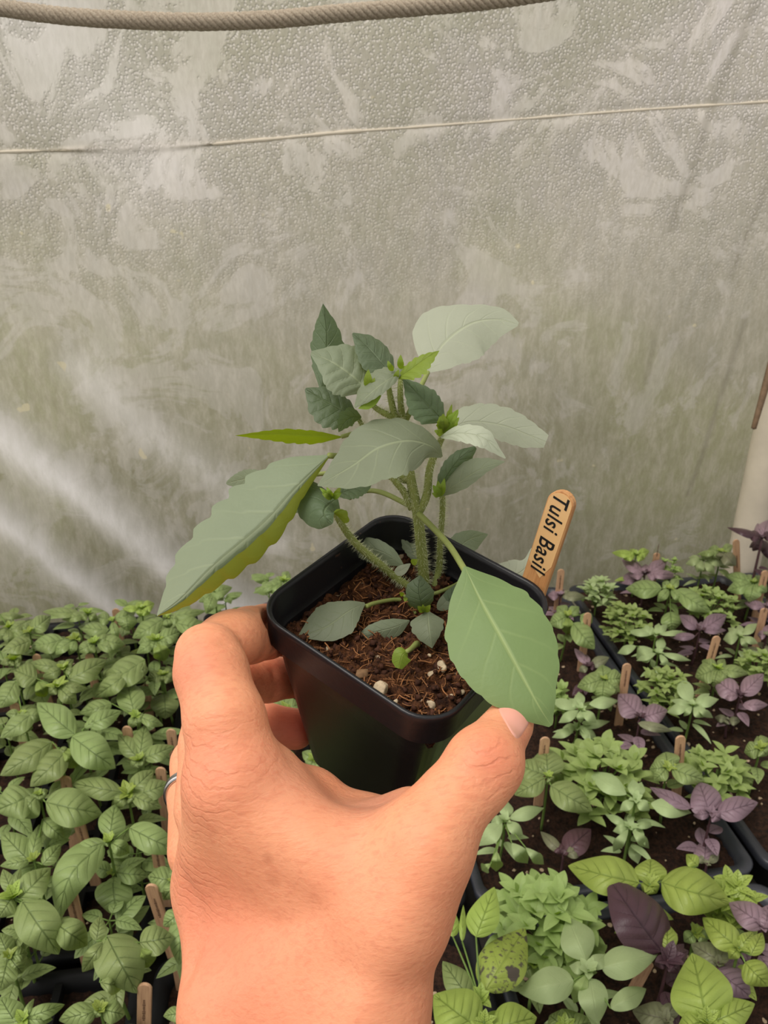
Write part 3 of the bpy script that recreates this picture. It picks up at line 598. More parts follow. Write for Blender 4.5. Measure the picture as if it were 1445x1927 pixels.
def hand_field(X):
    g = lambda a, b, c: f_tri(X, a[0], b[0], c[0], a[1], b[1], c[1])
    D = g(A_, C_, F_); D = smin(D, g(C_, D_, F_), .004); D = smin(D, g(D_, E_, F_), .004)
    # web between thumb and index
    w1, w2, w3, w4, pc = J(512, 1452, .2080, 34), J(590, 1492, .2170, 34), J(690, 1541, .2180, 33), J(772, 1532, .2060, 36), J(600, 1640, .2010, 66)
    for t in ((w1, w2, pc), (w2, w3, pc), (w3, w4, pc), (A_, w1, pc), (w4, T1, pc), (A_, C_, pc)): D = smin(D, g(*t), .008)
    D = smin(D, chain(X, [T0, T1, T15, T2, T3], .003), .006)
    D = smin(D, f_cone(X, HP(918, 1436, .197), HP(898, 1470, .195), PX(66, .197), PX(60, .195)), .004)
    D = smin(D, chain(X, IDX[:3], .003), .005)
    # forearm
    fa = [J(565, 1900, .192, 150), J(600, 2300, .178, 170), J(640, 2900, .160, 230), J(680, 3700, .142, 330)]
    D = smin(D, g(D_, E_, J(640, 2900, .166, 200)), .006); D = smin(D, chain(X, [J(640, 2700, .166, 220), fa[3]], .004), .01)
    # tendon ridges on the back of the hand
    gs = lambda pts, w: np.exp(-(np.minimum.reduce([f_cone(X, HP(*a), HP(*b), 0, 0) for a, b in zip(pts[:-1], pts[1:])])/w)**2)
    D = D-.0007*gs([(432, 1500, .1910), (452, 1640, .1900), (470, 1860, .1870)], .0045)
    D = D+.0013*gs([(372, 1470, .2010), (362, 1600, .2080), (366, 1760, .2020), (372, 1927, .1960)], .0028)
    D = D+.0005*gs([(560, 1500, .196), (640, 1600, .188), (690, 1560, .192)], .009)
    D = D-.0009*gs([(840, 1560, .1790), (770, 1720, .175), (690, 1890, .1720)], .006)
    D = smin(D, chain(X, [J(447, 1468, .2000, 76), J(420, 1462, .200, 60)], .002), .004)
    D = smin(D, f_cone(X, IDX[2][0], IDX[3][0], IDX[2][1], IDX[3][1]), .0025); D = smin(D, chain(X, IDX[4:], .0028), .0016); D = smin(D, f_cone(X, HP(378, 1226, .2200), HP(440, 1201, .2310), PX(46, .22), PX(52, .231)), .0024)
    D = smin(D, chain(X, MID, .0028), .0016); D = smin(D, chain(X, RNG_, .0028), .0016); D = smin(D, chain(X, PNK, .0028), .0016)
    # joint creases: shallow grooves
    def groove(D, a, b, r, dep): return np.maximum(D, -(f_cone(X, a, b, r, r)+0)) if dep else D
    def cr(a, b, dep=.0005, w=.0009):
        d = f_cone(X, a, b, 0, 0); return dep*np.exp(-(d/w)**2)
    D = D+cr(HP(480, 1140, .238), HP(486, 1235, .236), .0012, .0012)+cr(HP(512, 1232, .264), HP(516, 1318, .266), .0010, .0012)
    D = D+cr(HP(396, 1196, .207), HP(440, 1228, .2125), .0010, .0013)
    for a, b in (((880, 1400), (915, 1452)), ((905, 1392), (940, 1440)), ((893, 1432), (930, 1470))): D = D+cr(HP(*a, .1865), HP(*b, .1865), .0004, .0012)
    # press the palm side against the pot so nothing pokes into it
    q = (X-TP.astype(np.float32))@RP.astype(np.float32); z = q[..., 2]
    half = np.where(z > -.0125, .0356, .0329+(z+.0125)*(.0329-.0238)/.064)
    ax_, ay_ = np.abs(q[..., 0]), np.abs(q[..., 1]); rc = .010
    bx, by = ax_-half+rc, ay_-half+rc
    pd = np.sqrt(np.maximum(bx, 0)**2+np.maximum(by, 0)**2)+np.minimum(np.maximum(bx, by), 0)-rc
    pd = np.maximum(pd, np.maximum(z-.001, -.078-z))
    return np.maximum(D, -(pd-.0003))
def surface_nets(Fn, lo, hi, h):
    ax = [np.arange(lo[i], hi[i], h) for i in range(3)]; shp = [len(a) for a in ax]; D = np.empty(shp, np.float32)
    for i in range(0, shp[0], 16):
        Xs = np.stack(np.meshgrid(ax[0][i:i+16], ax[1], ax[2], indexing='ij'), -1).astype(np.float32); D[i:i+16] = Fn(Xs)
    S = D < 0; c = [S[i:shp[0]-1+i, j:shp[1]-1+j, k:shp[2]-1+k] for i in (0, 1) for j in (0, 1) for k in (0, 1)]
    cnt = sum(x.astype(np.int8) for x in c); act = (cnt > 0) & (cnt < 8); idx = np.full(act.shape, -1, np.int64); ii = np.argwhere(act); idx[act] = np.arange(len(ii))
    acc = np.zeros((len(ii), 3)); num = np.zeros(len(ii)); cor = [np.array(q) for q in itertools.product((0, 1), repeat=3)]
    val = [D[ii[:, 0]+q[0], ii[:, 1]+q[1], ii[:, 2]+q[2]] for q in cor]
    for a in range(8):
        for b_ in range(a+1, 8):
            if np.abs(cor[a]-cor[b_]).sum() != 1: continue
            va, vb = val[a], val[b_]; m_ = (va < 0) != (vb < 0); t = np.where(m_, va/(va-vb+1e-20), 0)[:, None]
            acc += np.where(m_[:, None], cor[a]+(cor[b_]-cor[a])*t, 0); num += m_
    V = (ii+acc/num[:, None])*h+np.array(lo); Fs = []
    for d in range(3):
        e1, e2 = (d+1) % 3, (d+2) % 3; sl0 = [slice(None)]*3; sl1 = [slice(None)]*3; sl0[d] = slice(0, -1); sl1[d] = slice(1, None)
        a0, a1 = S[tuple(sl0)], S[tuple(sl1)]; ch = a0 != a1
        ch_i = np.argwhere(ch); ok = (ch_i[:, e1] > 0) & (ch_i[:, e2] > 0) & (ch_i[:, e1] < shp[e1]-1) & (ch_i[:, e2] < shp[e2]-1); ch_i = ch_i[ok]
        o1 = np.zeros(3, int); o1[e1] = 1; o2 = np.zeros(3, int); o2[e2] = 1
        gi = lambda q: idx[q[:, 0], q[:, 1], q[:, 2]]
        quad = np.stack([gi(ch_i-o1-o2), gi(ch_i-o2), gi(ch_i), gi(ch_i-o1)], 1); fl = ~a0[ch_i[:, 0], ch_i[:, 1], ch_i[:, 2]]
        quad[fl] = quad[fl][:, ::-1]; Fs.append(quad)
    return V, np.concatenate(Fs)
jall = [q[0] for q in IDX+MID+RNG_+PNK+[T0, T1, T2, T3, A_, C_, D_, E_, J(680, 3700, .142, 330)]]
lo = np.min(jall, 0)-.038; hi = np.max(jall, 0)+.038
HV_, HF_ = surface_nets(hand_field, lo, hi, .0010)

m, n, out = newmat('skin'); obj = N_(n, 'ShaderNodeTexCoord').outputs['Object']
def field_blob(p, r):
    vs = N_(n, 'ShaderNodeVectorMath', operation='DISTANCE'); n.links.new(obj, vs.inputs[0]); vs.inputs[1].default_value = tuple(p)
    return ramp(n, math_(n, 'DIVIDE', vs.outputs['Value'], r), [(0.15, 1.0), (1.0, 0.0)])
f1 = noise(n, 45, 4, .6, obj); f2 = noise(n, 260, 3, .6, obj)
col = mixc(n, ramp(n, f1, [(.25, 0.0), (.80, 1.0)]), srgb(239, 167, 126), srgb(229, 149, 110))
col = mixc(n, math_(n, 'MULTIPLY', ramp(n, f2, [(.5, 0.0), (.75, 1.0)]), .12), col, srgb(206, 126, 94))
for p_, r_, a_ in ((HP(350, 1260, .205), .014, .38), (HP(390, 1450, .195), .018, .35), (HP(930, 1430, .186), .012, .35), (HP(530, 1190, .25), .016, .55), (HP(560, 1270, .27), .015, .5), (HP(570, 1370, .28), .020, .85), (HP(350, 1700, .205), .022, .28), (HP(600, 1880, .172), .05, .15), (HP(975, 1390, .2), .008, .3), (HP(400, 1850, .19), .030, .25)):
    col = mixc(n, math_(n, 'MULTIPLY', field_blob(p_, r_), a_), col, srgb(206, 104, 84))
for p_, r_, a_ in ((HP(560, 1450, .195), .016, .25), (HP(700, 1530, .2), .018, .4)):
    col = mixc(n, math_(n, 'MULTIPLY', field_blob(p_, r_), a_), col, srgb(196, 146, 128))
for p_, r_ in ((HP(686, 1836, .168), .0019), (HP(655, 1826, .168), .0009), (HP(506, 1668, .185), .0017), (HP(508, 1612, .187), .0011), (HP(570, 1810, .174), .0008)):
    col = mixc(n, math_(n, 'MULTIPLY', field_blob(p_, r_*2.0), .65), col, srgb(176, 98, 66))
mp = N_(n, 'ShaderNodeMapping'); mp.inputs['Rotation'].default_value = (0, math.radians(8), math.radians(0)); mp.inputs['Scale'].default_value = (.28, 1.0, 1.0); n.links.new(obj, mp.inputs[0])
wr = noise(n, 800, 4, .62, mp.outputs[0], .3); wr2 = noise(n, 260, 3, .6, mp.outputs[0], .8)
vo = N_(n, 'ShaderNodeTexVoronoi', feature='DISTANCE_TO_EDGE'); vo.inputs['Scale'].default_value = 520; n.links.new(obj, vo.inputs['Vector'])
kn = math_(n, 'ADD', field_blob(HP(395, 1460, .195), .020), math_(n, 'ADD', field_blob(HP(920, 1432, .187), .011), field_blob(HP(360, 1640, .205), .018)))
vk = N_(n, 'ShaderNodeTexWave', wave_type='BANDS', bands_direction='Z'); vk.inputs['Scale'].default_value = 115; vk.inputs['Distortion'].default_value = 7; vk.inputs['Detail'].default_value = 3; vk.inputs['Detail Scale'].default_value = 1.4; n.links.new(obj, vk.inputs['Vector'])
kc = math_(n, 'MULTIPLY', ramp(n, vk.outputs['Fac'], [(0.0, 1.0), (.22, 0.0)]), kn)
col = mixc(n, math_(n, 'MULTIPLY', kc, .16), col, srgb(176, 92, 70))
# fine hatch of skin lines: colour darker along them
col = mixc(n, math_(n, 'MULTIPLY', ramp(n, wr, [(.50, 0.0), (.66, 1.0)]), .26), col, srgb(204, 112, 82))
bp = bump(n, wr, .42, .0006); bp = bump(n, wr2, .18, .0007, bp); bp = bump(n, vo.outputs['Distance'], .22, .0004, bp); bp = bump(n, math_(n, 'MULTIPLY', kc, -1.0), .45, .00035, bp)
pr = N_(n, 'ShaderNodeBsdfPrincipled'); pr.inputs['Roughness'].default_value = .52; pr.inputs['Specular IOR Level'].default_value = .35
pr.inputs['Subsurface Weight'].default_value = .25; pr.inputs['Subsurface Radius'].default_value = (1.0, .35, .2); pr.inputs['Subsurface Scale'].default_value = .004
n.links.new(col, pr.inputs['Base Color']); n.links.new(bp, pr.inputs['Normal']); n.links.new(pr.outputs[0], out.inputs[0]); M_SKIN = m
b = MB(); b.add(HV_, HF_)
hand = b.obj('person', M_SKIN)
mod = hand.modifiers.new('smooth', 'SMOOTH'); mod.iterations = 3; mod.factor = .5
tag(hand, 'bare left hand and forearm of a person holding up the black pot', 'person')
# ring on the ring finger
ra, rb = RNG_[1][0], RNG_[2][0]; ctr = P(367, 1497, .2585); axr = nrm(rb-RNG_[0][0]); uu_ = nrm(np.cross(axr, fwd)); vv_ = np.cross(axr, uu_); axr = nrm(axr+0.25*rgt)
uu_ = nrm(np.cross(axr, fwd)); vv_ = np.cross(axr, uu_); b = MB(); ns = 64; V = []; R_ = 53*.2585/FP
for k in range(ns):
    a = 2*math.pi*k/ns; c_ = uu_*math.cos(a)+vv_*math.sin(a)
    for rr_, zz in ((-.0004, -.0017), (.0008, -.0016), (.0011, -.0007), (.00065, 0), (.0011, .0007), (.0008, .0016), (-.0004, .0017)): V.append(ctr+c_*(R_+rr_)+axr*zz)
b.add(V, [(k*7+j, k*7+(j+1) % 7, ((k+1) % ns)*7+(j+1) % 7, ((k+1) % ns)*7+j) for k in range(ns) for j in range(7)])
M_SIL = simple_mat('silver', srgb(206, 204, 204), .22, .02, 50, 0, metal=1.0)
ring = b.obj('ring', M_SIL); tag(ring, 'plain silver ring worn on the finger at the left of the hand', 'ring')
# thumbnail: curved plate following the thumb tip
def on_skin(x, y, d0=.17):
    r = ray(x, y); d = d0; 
    for _ in range(60):
        s = float(hand_field((EYE+r*d)[None, :].astype(np.float32))[0]); d += s*.8
        if abs(s) < 1e-5 or d > .235: break
    return EYE+r*min(d, .207)
b = MB(); nu_, nv_ = 20, 20; c00, c10, c11, c01 = np.array([931., 1328]), np.array([978., 1304]), np.array([1001., 1354]), np.array([973., 1399])
V = []
for i in range(nv_+1):
    for j in range(nu_+1):
        u, v = j/nu_*2-1, i/nv_*2-1; m_ = max(abs(u), abs(v)); l_ = (abs(u)**4.5+abs(v)**4.5)**(1/4.5)+1e-9; u, v = (u*m_/l_+1)/2, (v*m_/l_+1)/2; base = (1-u)*(1-v)*c00+u*(1-v)*c10+u*v*c11+(1-u)*v*c01
        base = base+(c00-c01)*.0+np.array([-.06, .05])*60*math.sin(math.pi*u)*(1-v)*0.3+np.array([8, 2])*math.sin(math.pi*u)*v*0
        q = on_skin(*base); gq = []
        edge = m_ > .97; V.append(q-ray(*base)*(.0003+.0003*(1-m_**2)-(.0006 if edge else 0)))
b.add(V, [(i*(nu_+1)+j, i*(nu_+1)+j+1, (i+1)*(nu_+1)+j+1, (i+1)*(nu_+1)+j) for i in range(nv_) for j in range(nu_)])
nail = b.obj('thumbnail', simple_mat('nail', srgb(232, 166, 146), .22, .05, 60, 0, spec=.55), hand); nail['label'] = 'pale pink glossy thumbnail'
# ------------------------------------------------------------------ the held tulsi plant
def D3(x, y, d): return P(x, y, d)
hroot = SP(798, 1098)
hero = empty('tulsi_plant', hroot)
tag(hero, 'young hairy-stemmed tulsi basil plant with grey-green leaves growing in the held pot', 'plant')
def z1p(x, y, d): a = Z1(x, y); return P(a[0], a[1], d)
def z2p(x, y, d): a = Z2(x, y); return P(a[0], a[1], d)
d0 = float(np.dot(hroot-EYE, fwd))
def zs(x, y): a = Z1(x, y); return SP(*a)
STEMS = [([zs(938, 1000), z1p(925, 860, d0-.008), z1p(913, 750, d0-.014), z1p(893, 650, d0-.019), z1p(876, 520, d0-.025), z1p(866, 440, d0-.029)], [.0019, .0019, .0018, .0017, .0014, .0012], 1),
 ([z1p(914, 755, d0-.014), z1p(944, 690, d0-.018), z1p(955, 600, d0-.021), z1p(985, 520, d0-.025), z1p(1008, 470, d0-.028)], [.0014, .0014, .0013, .0011, .0009], 1),
 ([z1p(893, 735, d0-.014), z1p(868, 680, d0-.018), z1p(835, 640, d0-.021), z1p(780, 560, d0-.024), z1p(735, 470, d0-.027), z1p(712, 430, d0-.028)], [.0012, .0012, .0010, .0009, .0008, .0007], 1),
 ([z1p(876, 450, d0-.029), z1p(828, 425, d0-.030), z1p(770, 392, d0-.030), z1p(745, 350, d0-.031)], [.0011, .0011, .0009, .0007], 1),
 ([z1p(870, 445, d0-.029), z1p(838, 420, d0-.030), z1p(822, 360, d0-.031), z1p(815, 320, d0-.032)], [.0012, .0011, .0010, .0008], 1),
 ([z1p(866, 450, d0-.029), z1p(856, 380, d0-.031), z1p(855, 310, d0-.032), z1p(860, 270, d0-.033)], [.0012, .0010, .0009, .0006], 1),
 ([z1p(866, 450, d0-.029), z1p(890, 400, d0-.029), z1p(925, 320, d0-.026), z1p(948, 272, d0-.022)], [.0010, .0009, .0008, .0008], 0),
 ([zs(888, 1003), z1p(840, 970, d0-.003), z1p(780, 920, d0-.007), z1p(700, 850, d0-.011), z1p(645, 772, d0-.016), z1p(615, 700, d0-.020)], [.0014, .0013, .0013, .0013, .0011, .0009], 1),
 ([zs(968, 1006), z1p(986, 940, d0+.000), z1p(990, 850, d0-.004), z1p(997, 760, d0-.008), z1p(998, 700, d0-.012), z1p(990, 665, d0-.014)], [.0012, .0012, .0011, .0010, .0010, .0009], 1)]
PETI = [([z1p(884, 640, d0-.019), z1p(760, 585, d0-.020), z1p(660, 560, d0-.022), z1p(612, 555, d0-.026)], [.0010, .0009, .0009, .0010]),
 ([z1p(884, 645, d0-.017), z1p(720, 610, d0-.006), z1p(560, 620, d0+.000), z1p(398, 641, d0+.004)], [.0009, .0008, .0008, .0008]),
 ([z1p(735, 470, d0-.027), z1p(700, 478, d0-.025), z1p(655, 491, d0-.024)], [.0008, .0007, .0007]),
 ([z1p(712, 430, d0-.028), z1p(640, 400, d0-.022), z1p(586, 331, d0-.018)], [.0008, .0007, .0007]),
 ([z1p(916, 752, d0-.016), z1p(965, 800, d0-.020), z1p(1020, 860, d0-.028), z1p(1062, 925, d0-.038), z1p(1085, 965, d0-.043)], [.0011, .0010, .0010, .0010, .0010]),
 ([z1p(915, 745, d0-.014), z1p(860, 712, d0-.012), z1p(790, 680, d0-.008), z1p(735, 676, d0-.004), z1p(680, 700, d0-.002)], [.0010, .0009, .0009, .0008, .0008]),
 ([zs(880, 1046), z1p(830, 1045, d0-.009), z1p(770, 1056, d0-.014), z1p(738, 1068, d0-.017)], [.0007, .0007, .0007, .0008]),
 ([zs(948, 1030), z1p(990, 1018, d0-.006), z1p(1040, 995, d0-.004), z1p(1068, 975, d0-.002)], [.0007, .0007, .0006, .0006]),
 ([zs(905, 1090), z1p(900, 1080, d0-.008), z1p(882, 1055, d0-.011), z1p(868, 1030, d0-.012)], [.0005, .0005, .0005, .0005]),
 ([z2p(742, 575, d0-.012), z2p(740, 520, d0-.016), z2p(734, 452, d0-.020), z2p(710, 430, d0-.022)], [.0008, .0008, .0007, .0006]),
 ([SP(*Z2(643, 624), -.004), SP(*Z2(662, 612), -.005), SP(*Z2(686, 590), -.011), SP(*Z2(690, 600), -.016)], [.0007, .0008, .0010, .0011])]
hr = np.random.RandomState(11)
b = MB(); hb = MB()
for pts, rad, hairy in STEMS:
    tube(b, pts, rad, n=30, ns=12)
    if hairy:
        pc = cat_rom(pts, 60); L_ = np.linalg.norm(np.diff(pc, axis=0), axis=1).sum(); tg = nrm(np.gradient(pc, axis=0))
        rr2 = np.interp(np.linspace(0, 1, 60), np.linspace(0, 1, len(rad)), rad)
        for _ in range(int(L_*17000)):
            i = hr.randint(0, 59); f_ = hr.rand(); c = pc[i]*(1-f_)+pc[i+1]*f_; v_ = nrm(np.cross(tg[i], hr.randn(3))); l = hr.uniform(.0008, .0022)
            a = c+v_*rr2[i]*.95; e_ = a+v_*l+tg[i]*hr.uniform(-.4, .3)*l; s_ = nrm(np.cross(v_, tg[i]))*.000055; s2 = tg[i]*.000055
            hb.add([a+s_, a-s_*.5+s2, a-s_*.5-s2, e_], [(0, 1, 3), (1, 2, 3), (2, 0, 3)])
stem = b.obj('stem', M_STEM, hero, origin=hroot); stem.location = (0, 0, 0)
hh = hb.obj('stem_hair', M_HAIR, stem, origin=hroot, smooth=False); hh.location = (0, 0, 0); hh['kind'] = 'stuff'
for pts, rad in PETI:
    b = MB(); tube(b, pts, rad, n=22, ns=10); o = b.obj('petiole', M_STEM, hero, origin=hroot); o.location = (0, 0, 0)
camref = -fwd
def hleaf(mat, zf, mids, wl, wr, dl=0, dr=0, lab=None, **k):
    b = MB(); sc_ = 1/1.80625 if zf is Z1 else 1/2.2578
    mids = [(x, y, d0+c) for x, y, c in mids]; k.setdefault('ref', camref*.6+np.array([0, 0, 1.0]))
    outline_leaf(b, zf, lambda x, y, c: P(x, y, c), mids, wl, wr, dl, dr, scale=sc_, seed=len(hero.children), **k)
    o = b.obj('leaf', mat, hero, origin=hroot); o.location = (0, 0, 0)
    if lab: o['label'] = lab
    return o
def curl(amount):
    def g(M, E, s):
        v = E-M; q = math.pi*amount*s; w = np.linalg.norm(v, axis=1, keepdims=True)
        return M+v*math.sin(q)*1.0+camref*w*(1-math.cos(q))*.38
    return g
# big right leaf in front
hleaf(M_TULSI_BIG, Z2, [(890, 262, -.044), (955, 400, -.050), (1060, 590, -.059), (1190, 830, -.066), (1258, 938, -.066)], [4, 110, 185, 212, 210, 165, 88, 6], [4, 118, 205, 235, 224, 180, 100, 12], .006, -.001, 'broad green front leaf hanging over the thumb', serr=.02, teeth=9, nv=70, nu=9, puff=.004, veins=5, cup=.05)
# long left leaf
hleaf(M_TULSI, Z1, [(612, 555, -.026), (500, 665, -.034), (390, 785, -.041), (225, 925, -.048), (110, 1040, -.052), (28, 1100, -.054)], [4, 28, 52, 74, 84, 80, 60, 34, 2], [4, 90, 138, 158, 152, 134, 112, 78, 2], .010, .014, 'long drooping leaf at the left with its margin curled over', serr=.085, teeth=9, nv=90, nu=9, puff=.006, veins=7, cup=.02, gL=curl(.88))
hleaf(M_TULSI, Z1, [(395, 640, .004), (330, 635, .006), (262, 650, .008)], 34, 34, 0, 0, serr=.05, kind='heart')
# central leaf
hleaf(M_TULSI, Z1, [(996, 560, -.034), (960, 522, -.040), (880, 503, -.046), (780, 528, -.048), (690, 590, -.046), (574, 657, -.042)], [4, 95, 118, 116, 96, 60, 2], [4, 40, 78, 96, 88, 48, 2], -.010, .009, 'central leaf crossing in front of the stem', serr=.035, teeth=8, nv=70, nu=8, puff=.004, veins=5, cup=-.05)
# narrow leaf pointing left
hleaf(M_TULSI_LT, Z1, [(656, 492, -.024), (560, 490, -.022), (430, 484, -.020), (292, 487, -.018)], [2, 26, 28, 16, 0], [2, 20, 22, 12, 0], .010, -.004, 'narrow edge-on leaf pointing left', serr=.10, teeth=9, nv=60)
# top-left leaves
hleaf(M_TULSI_DK, Z1, [(585, 330, -.018), (600, 240, -.018), (605, 140, -.019), (592, 38, -.020)], [4, 44, 56, 40, 0], [4, 70, 62, 36, 0], .004, .004, 'upright pointed top leaf', serr=.06, teeth=7, nv=60)
hleaf(M_TULSI, Z1, [(748, 338, -.036), (700, 290, -.038), (630, 240, -.038), (552, 205, -.036)], [4, 70, 88, 80, 44, 6], [4, 76, 96, 84, 44, 6], -.005, .010, serr=.05, teeth=7, nv=60, puff=.045, veins=6)
hleaf(M_TULSI_DK, Z1, [(835, 286, -.034), (790, 236, -.034), (740, 180, -.032), (692, 140, -.030)], [4, 54, 60, 42, 2], [4, 42, 50, 36, 4], -.004, .007, serr=.05, teeth=6, nv=56, puff=.045, veins=5)
hleaf(M_TULSI_DK, Z1, [(712, 432, -.030), (660, 400, -.031), (590, 362, -.030), (532, 328, -.028)], [4, 70, 84, 62, 4], [4, 38, 54, 40, 4], -.004, .006, serr=.08, teeth=6, nv=56, puff=.045, veins=6)
hleaf(M_TULSI_DK, Z1, [(722, 425, -.034), (690, 425, -.036), (665, 445, -.037), (645, 475, -.037)], [3, 22, 26, 16, 1], [3, 32, 36, 20, 1], .003, -.003, serr=.12, teeth=5, nv=40)
hleaf(M_TULSI, Z1, [(868, 262, -.040), (800, 305, -.044), (745, 350, -.045), (700, 392, -.044)], [3, 24, 28, 20, 2], [3, 44, 56, 40, 3], -.004, .006, serr=.06, teeth=7, nv=56, puff=.045)
hleaf(M_TULSI_LT, Z1, [(712, 395, -.0445), (745, 378, -.0450), (775, 350, -.0450), (792, 322, -.044)], [1, 10, 12, 8, 1], [1, 18, 20, 14, 1], 0, 0, nv=30, ref=camref)
hleaf(M_TULSI_LT, Z1, [(845, 292, -.041), (890, 262, -.044), (940, 225, -.045), (988, 198, -.044)], [3, 22, 24, 14, 0], [3, 34, 42, 26, 0], .003, -.004, 'yellow-green folded top leaf', serr=.14, teeth=7, nv=56, puff=.045)
for (x, y, tx, ty, w) in [(858, 262, 856, 212, 12), (748, 330, 746, 262, 16), (830, 268, 812, 232, 10), (878, 280, 900, 240, 12), (760, 322, 768, 290, 8), (838, 300, 850, 262, 10)]:
    hleaf(M_TULSI_LT, Z1, [(x, y, -.041), ((x+tx)/2-2, (y+ty)/2, -.043), (tx, ty, -.043)], w, w, serr=.1, nv=24, nu=3, ref=camref)
hleaf(M_TULSI_UND, Z1, [(945, 272, -.021), (1000, 178, -.012), (1090, 108, -.006), (1180, 92, -.003), (1256, 108, -.003)], [4, 66, 118, 122, 92, 60, 48, 36, 6], [4, 66, 92, 112, 118, 112, 92, 60, 6], .012, -.006, 'large pale rounded leaf at the top right', serr=.03, teeth=8, nv=80, nu=9, puff=.004, veins=5)
# right cluster
hleaf(M_TULSI_DK, Z1, [(1006, 440, -.034), (965, 400, -.037), (915, 345, -.038), (866, 294, -.037)], [4, 60, 66, 40, 4], [4, 44, 52, 30, 4], -.004, .006, serr=.06, teeth=7, nv=60, puff=.045, veins=6)
hleaf(M_TULSI_UND, Z1, [(1010, 470, -.026), (1090, 440, -.020), (1200, 452, -.014), (1290, 485, -.010), (1350, 508, -.008)], [4, 52, 66, 62, 48, 24], [4, 34, 44, 54, 48, 22], .006, -.002, 'pale leaf reaching right', serr=.05, teeth=8, nv=70, nu=8, puff=.006, veins=5)
hleaf(M_TULSI_UND, Z1, [(992, 492, -.036), (1060, 478, -.042), (1140, 496, -.045), (1212, 564, -.044)], [4, 22, 32, 34, 14, 2], [4, 26, 34, 36, 22, 2], .002, -.003, serr=.07, teeth=7, nv=60, puff=.045)
for (x, y, tx, ty, w) in [(1000, 480, 1052, 398, 22), (1005, 478, 1000, 412, 20), (995, 470, 990, 420, 16), (1015, 470, 1055, 425, 16), (1000, 480, 970, 470, 14), (1010, 465, 1030, 380, 12)]:
    hleaf(M_TULSI_LT, Z1, [(x, y, -.034), ((x+tx)/2, (y+ty)/2, -.039), (tx, ty, -.040)], w, w, serr=.15, teeth=4, nv=30, nu=4, puff=.04, ref=camref, lab=None)
hleaf(M_TULSI_DK, Z1, [(985, 692, -.016), (1010, 630, -.019), (1052, 570, -.020), (1108, 524, -.019)], [3, 26, 34, 26, 2], [3, 30, 42, 40, 10], .003, .003, serr=.06, nv=50, puff=.045)
hleaf(M_TULSI, Z1, [(982, 694, -.017), (1050, 650, -.022), (1130, 600, -.023), (1212, 575, -.021)], [3, 30, 50, 48, 26, 0], [3, 22, 30, 26, 14, 0], .004, -.002, serr=.04, teeth=7, nv=60, puff=.012)
for (x, y, tx, ty, w) in [(992, 694, 965, 655, 14), (992, 694, 1005, 632, 12), (990, 690, 982, 640, 13), (985, 694, 962, 682, 9)]:
    hleaf(M_TULSI_LT, Z1, [(x, y, -.019), ((x+tx)/2, (y+ty)/2, -.023), (tx, ty, -.023)], w, w, serr=.12, nv=24, nu=3, ref=camref)
# lower-left shoot
hleaf(M_TULSI_DK, Z1, [(640, 700, -.026), (600, 735, -.034), (600, 765, -.036), (624, 786, -.036)], [4, 66, 92, 60, 4], [4, 104, 108, 60, 4], .004, .006, 'dark drooping leaf under the central leaf', serr=.04, nv=60, puff=.01)
hleaf(M_TULSI_DK, Z1, [(632, 690, -.022), (680, 672, -.020), (730, 655, -.018), (762, 640, -.016)], [2, 22, 26, 18, 1], [2, 28, 36, 28, 3], .004, -.002, serr=.08, nv=44, puff=.045)
hleaf(M_TULSI, Z1, [(610, 700, -.018), (560, 712, -.014), (515, 735, -.012), (484, 752, -.012)], [2, 16, 20, 14, 1], [2, 22, 28, 18, 1], 0, 0, serr=.06, nv=40)
for (x, y, tx, ty, w) in [(625, 700, 588, 684, 12), (625, 700, 655, 680, 12), (622, 702, 605, 662, 12), (630, 700, 652, 660, 11), (622, 700, 580, 664, 9)]:
    hleaf(M_TULSI_LT, Z1, [(x, y, -.030), ((x+tx)/2, (y+ty)/2, -.034), (tx, ty, -.034)], w, w, serr=.12, nv=24, nu=3, ref=camref)
# leaves inside the pot
hleaf(M_TULSI, Z1, [(866, 930, -.006), (810, 890, -.004), (740, 868, .000), (664, 880, .002)], [3, 40, 50, 40, 2], [3, 26, 36, 34, 2], .002, .002, serr=.03, nv=50, puff=.012)
hleaf(M_TULSI, Z1, [(918, 925, .004), (900, 880, .006), (885, 840, .010), (900, 788, .012)], [2, 24, 30, 22, 1], [2, 60, 80, 60, 3], 0, 0, serr=.06, nv=50, puff=.045)
hleaf(M_TULSI, Z1, [(1002, 920, .002), (1040, 880, .002), (1090, 840, .006), (1152, 822, .008)], [3, 38, 44, 26, 1], [3, 34, 46, 40, 2], 0, 0, serr=.03, nv=50, puff=.012)
hleaf(M_TULSI_UND, Z1, [(835, 952, -.008), (858, 945, -.010), (890, 922, -.010)], 18, 18, nv=30)
hleaf(M_TULSI_DK, Z1, [(932, 1088, -.020), (925, 1050, -.024), (918, 1010, -.025), (922, 962, -.024)], [4, 38, 48, 40, 2], [4, 40, 52, 40, 2], .002, .002, 'dark small upright leaf at the base', serr=.03, nv=50, puff=.015)
hleaf(M_TULSI_DK, Z1, [(1000, 1080, -.010), (1020, 1050, -.010), (1045, 1010, -.008), (1062, 982, -.008)], [3, 26, 28, 16, 1], [3, 24, 26, 14, 1], 0, 0, nv=40)
hleaf(M_TULSI, Z2, [(466, 418, -.018), (400, 450, -.022), (300, 520, -.024), (188, 560, -.024)], [4, 58, 84, 70, 36, 2], [4, 40, 82, 94, 68, 8], -.003, .005, 'rounded low leaf lying out to the left', serr=.02, nv=60, puff=.006, veins=5)
hleaf(M_TULSI, Z2, [(656, 492, -.018), (590, 520, -.020), (510, 540, -.021), (430, 556, -.021)], [3, 40, 46, 30, 0], [3, 36, 44, 34, 0], .001, .001, serr=.02, nv=50)
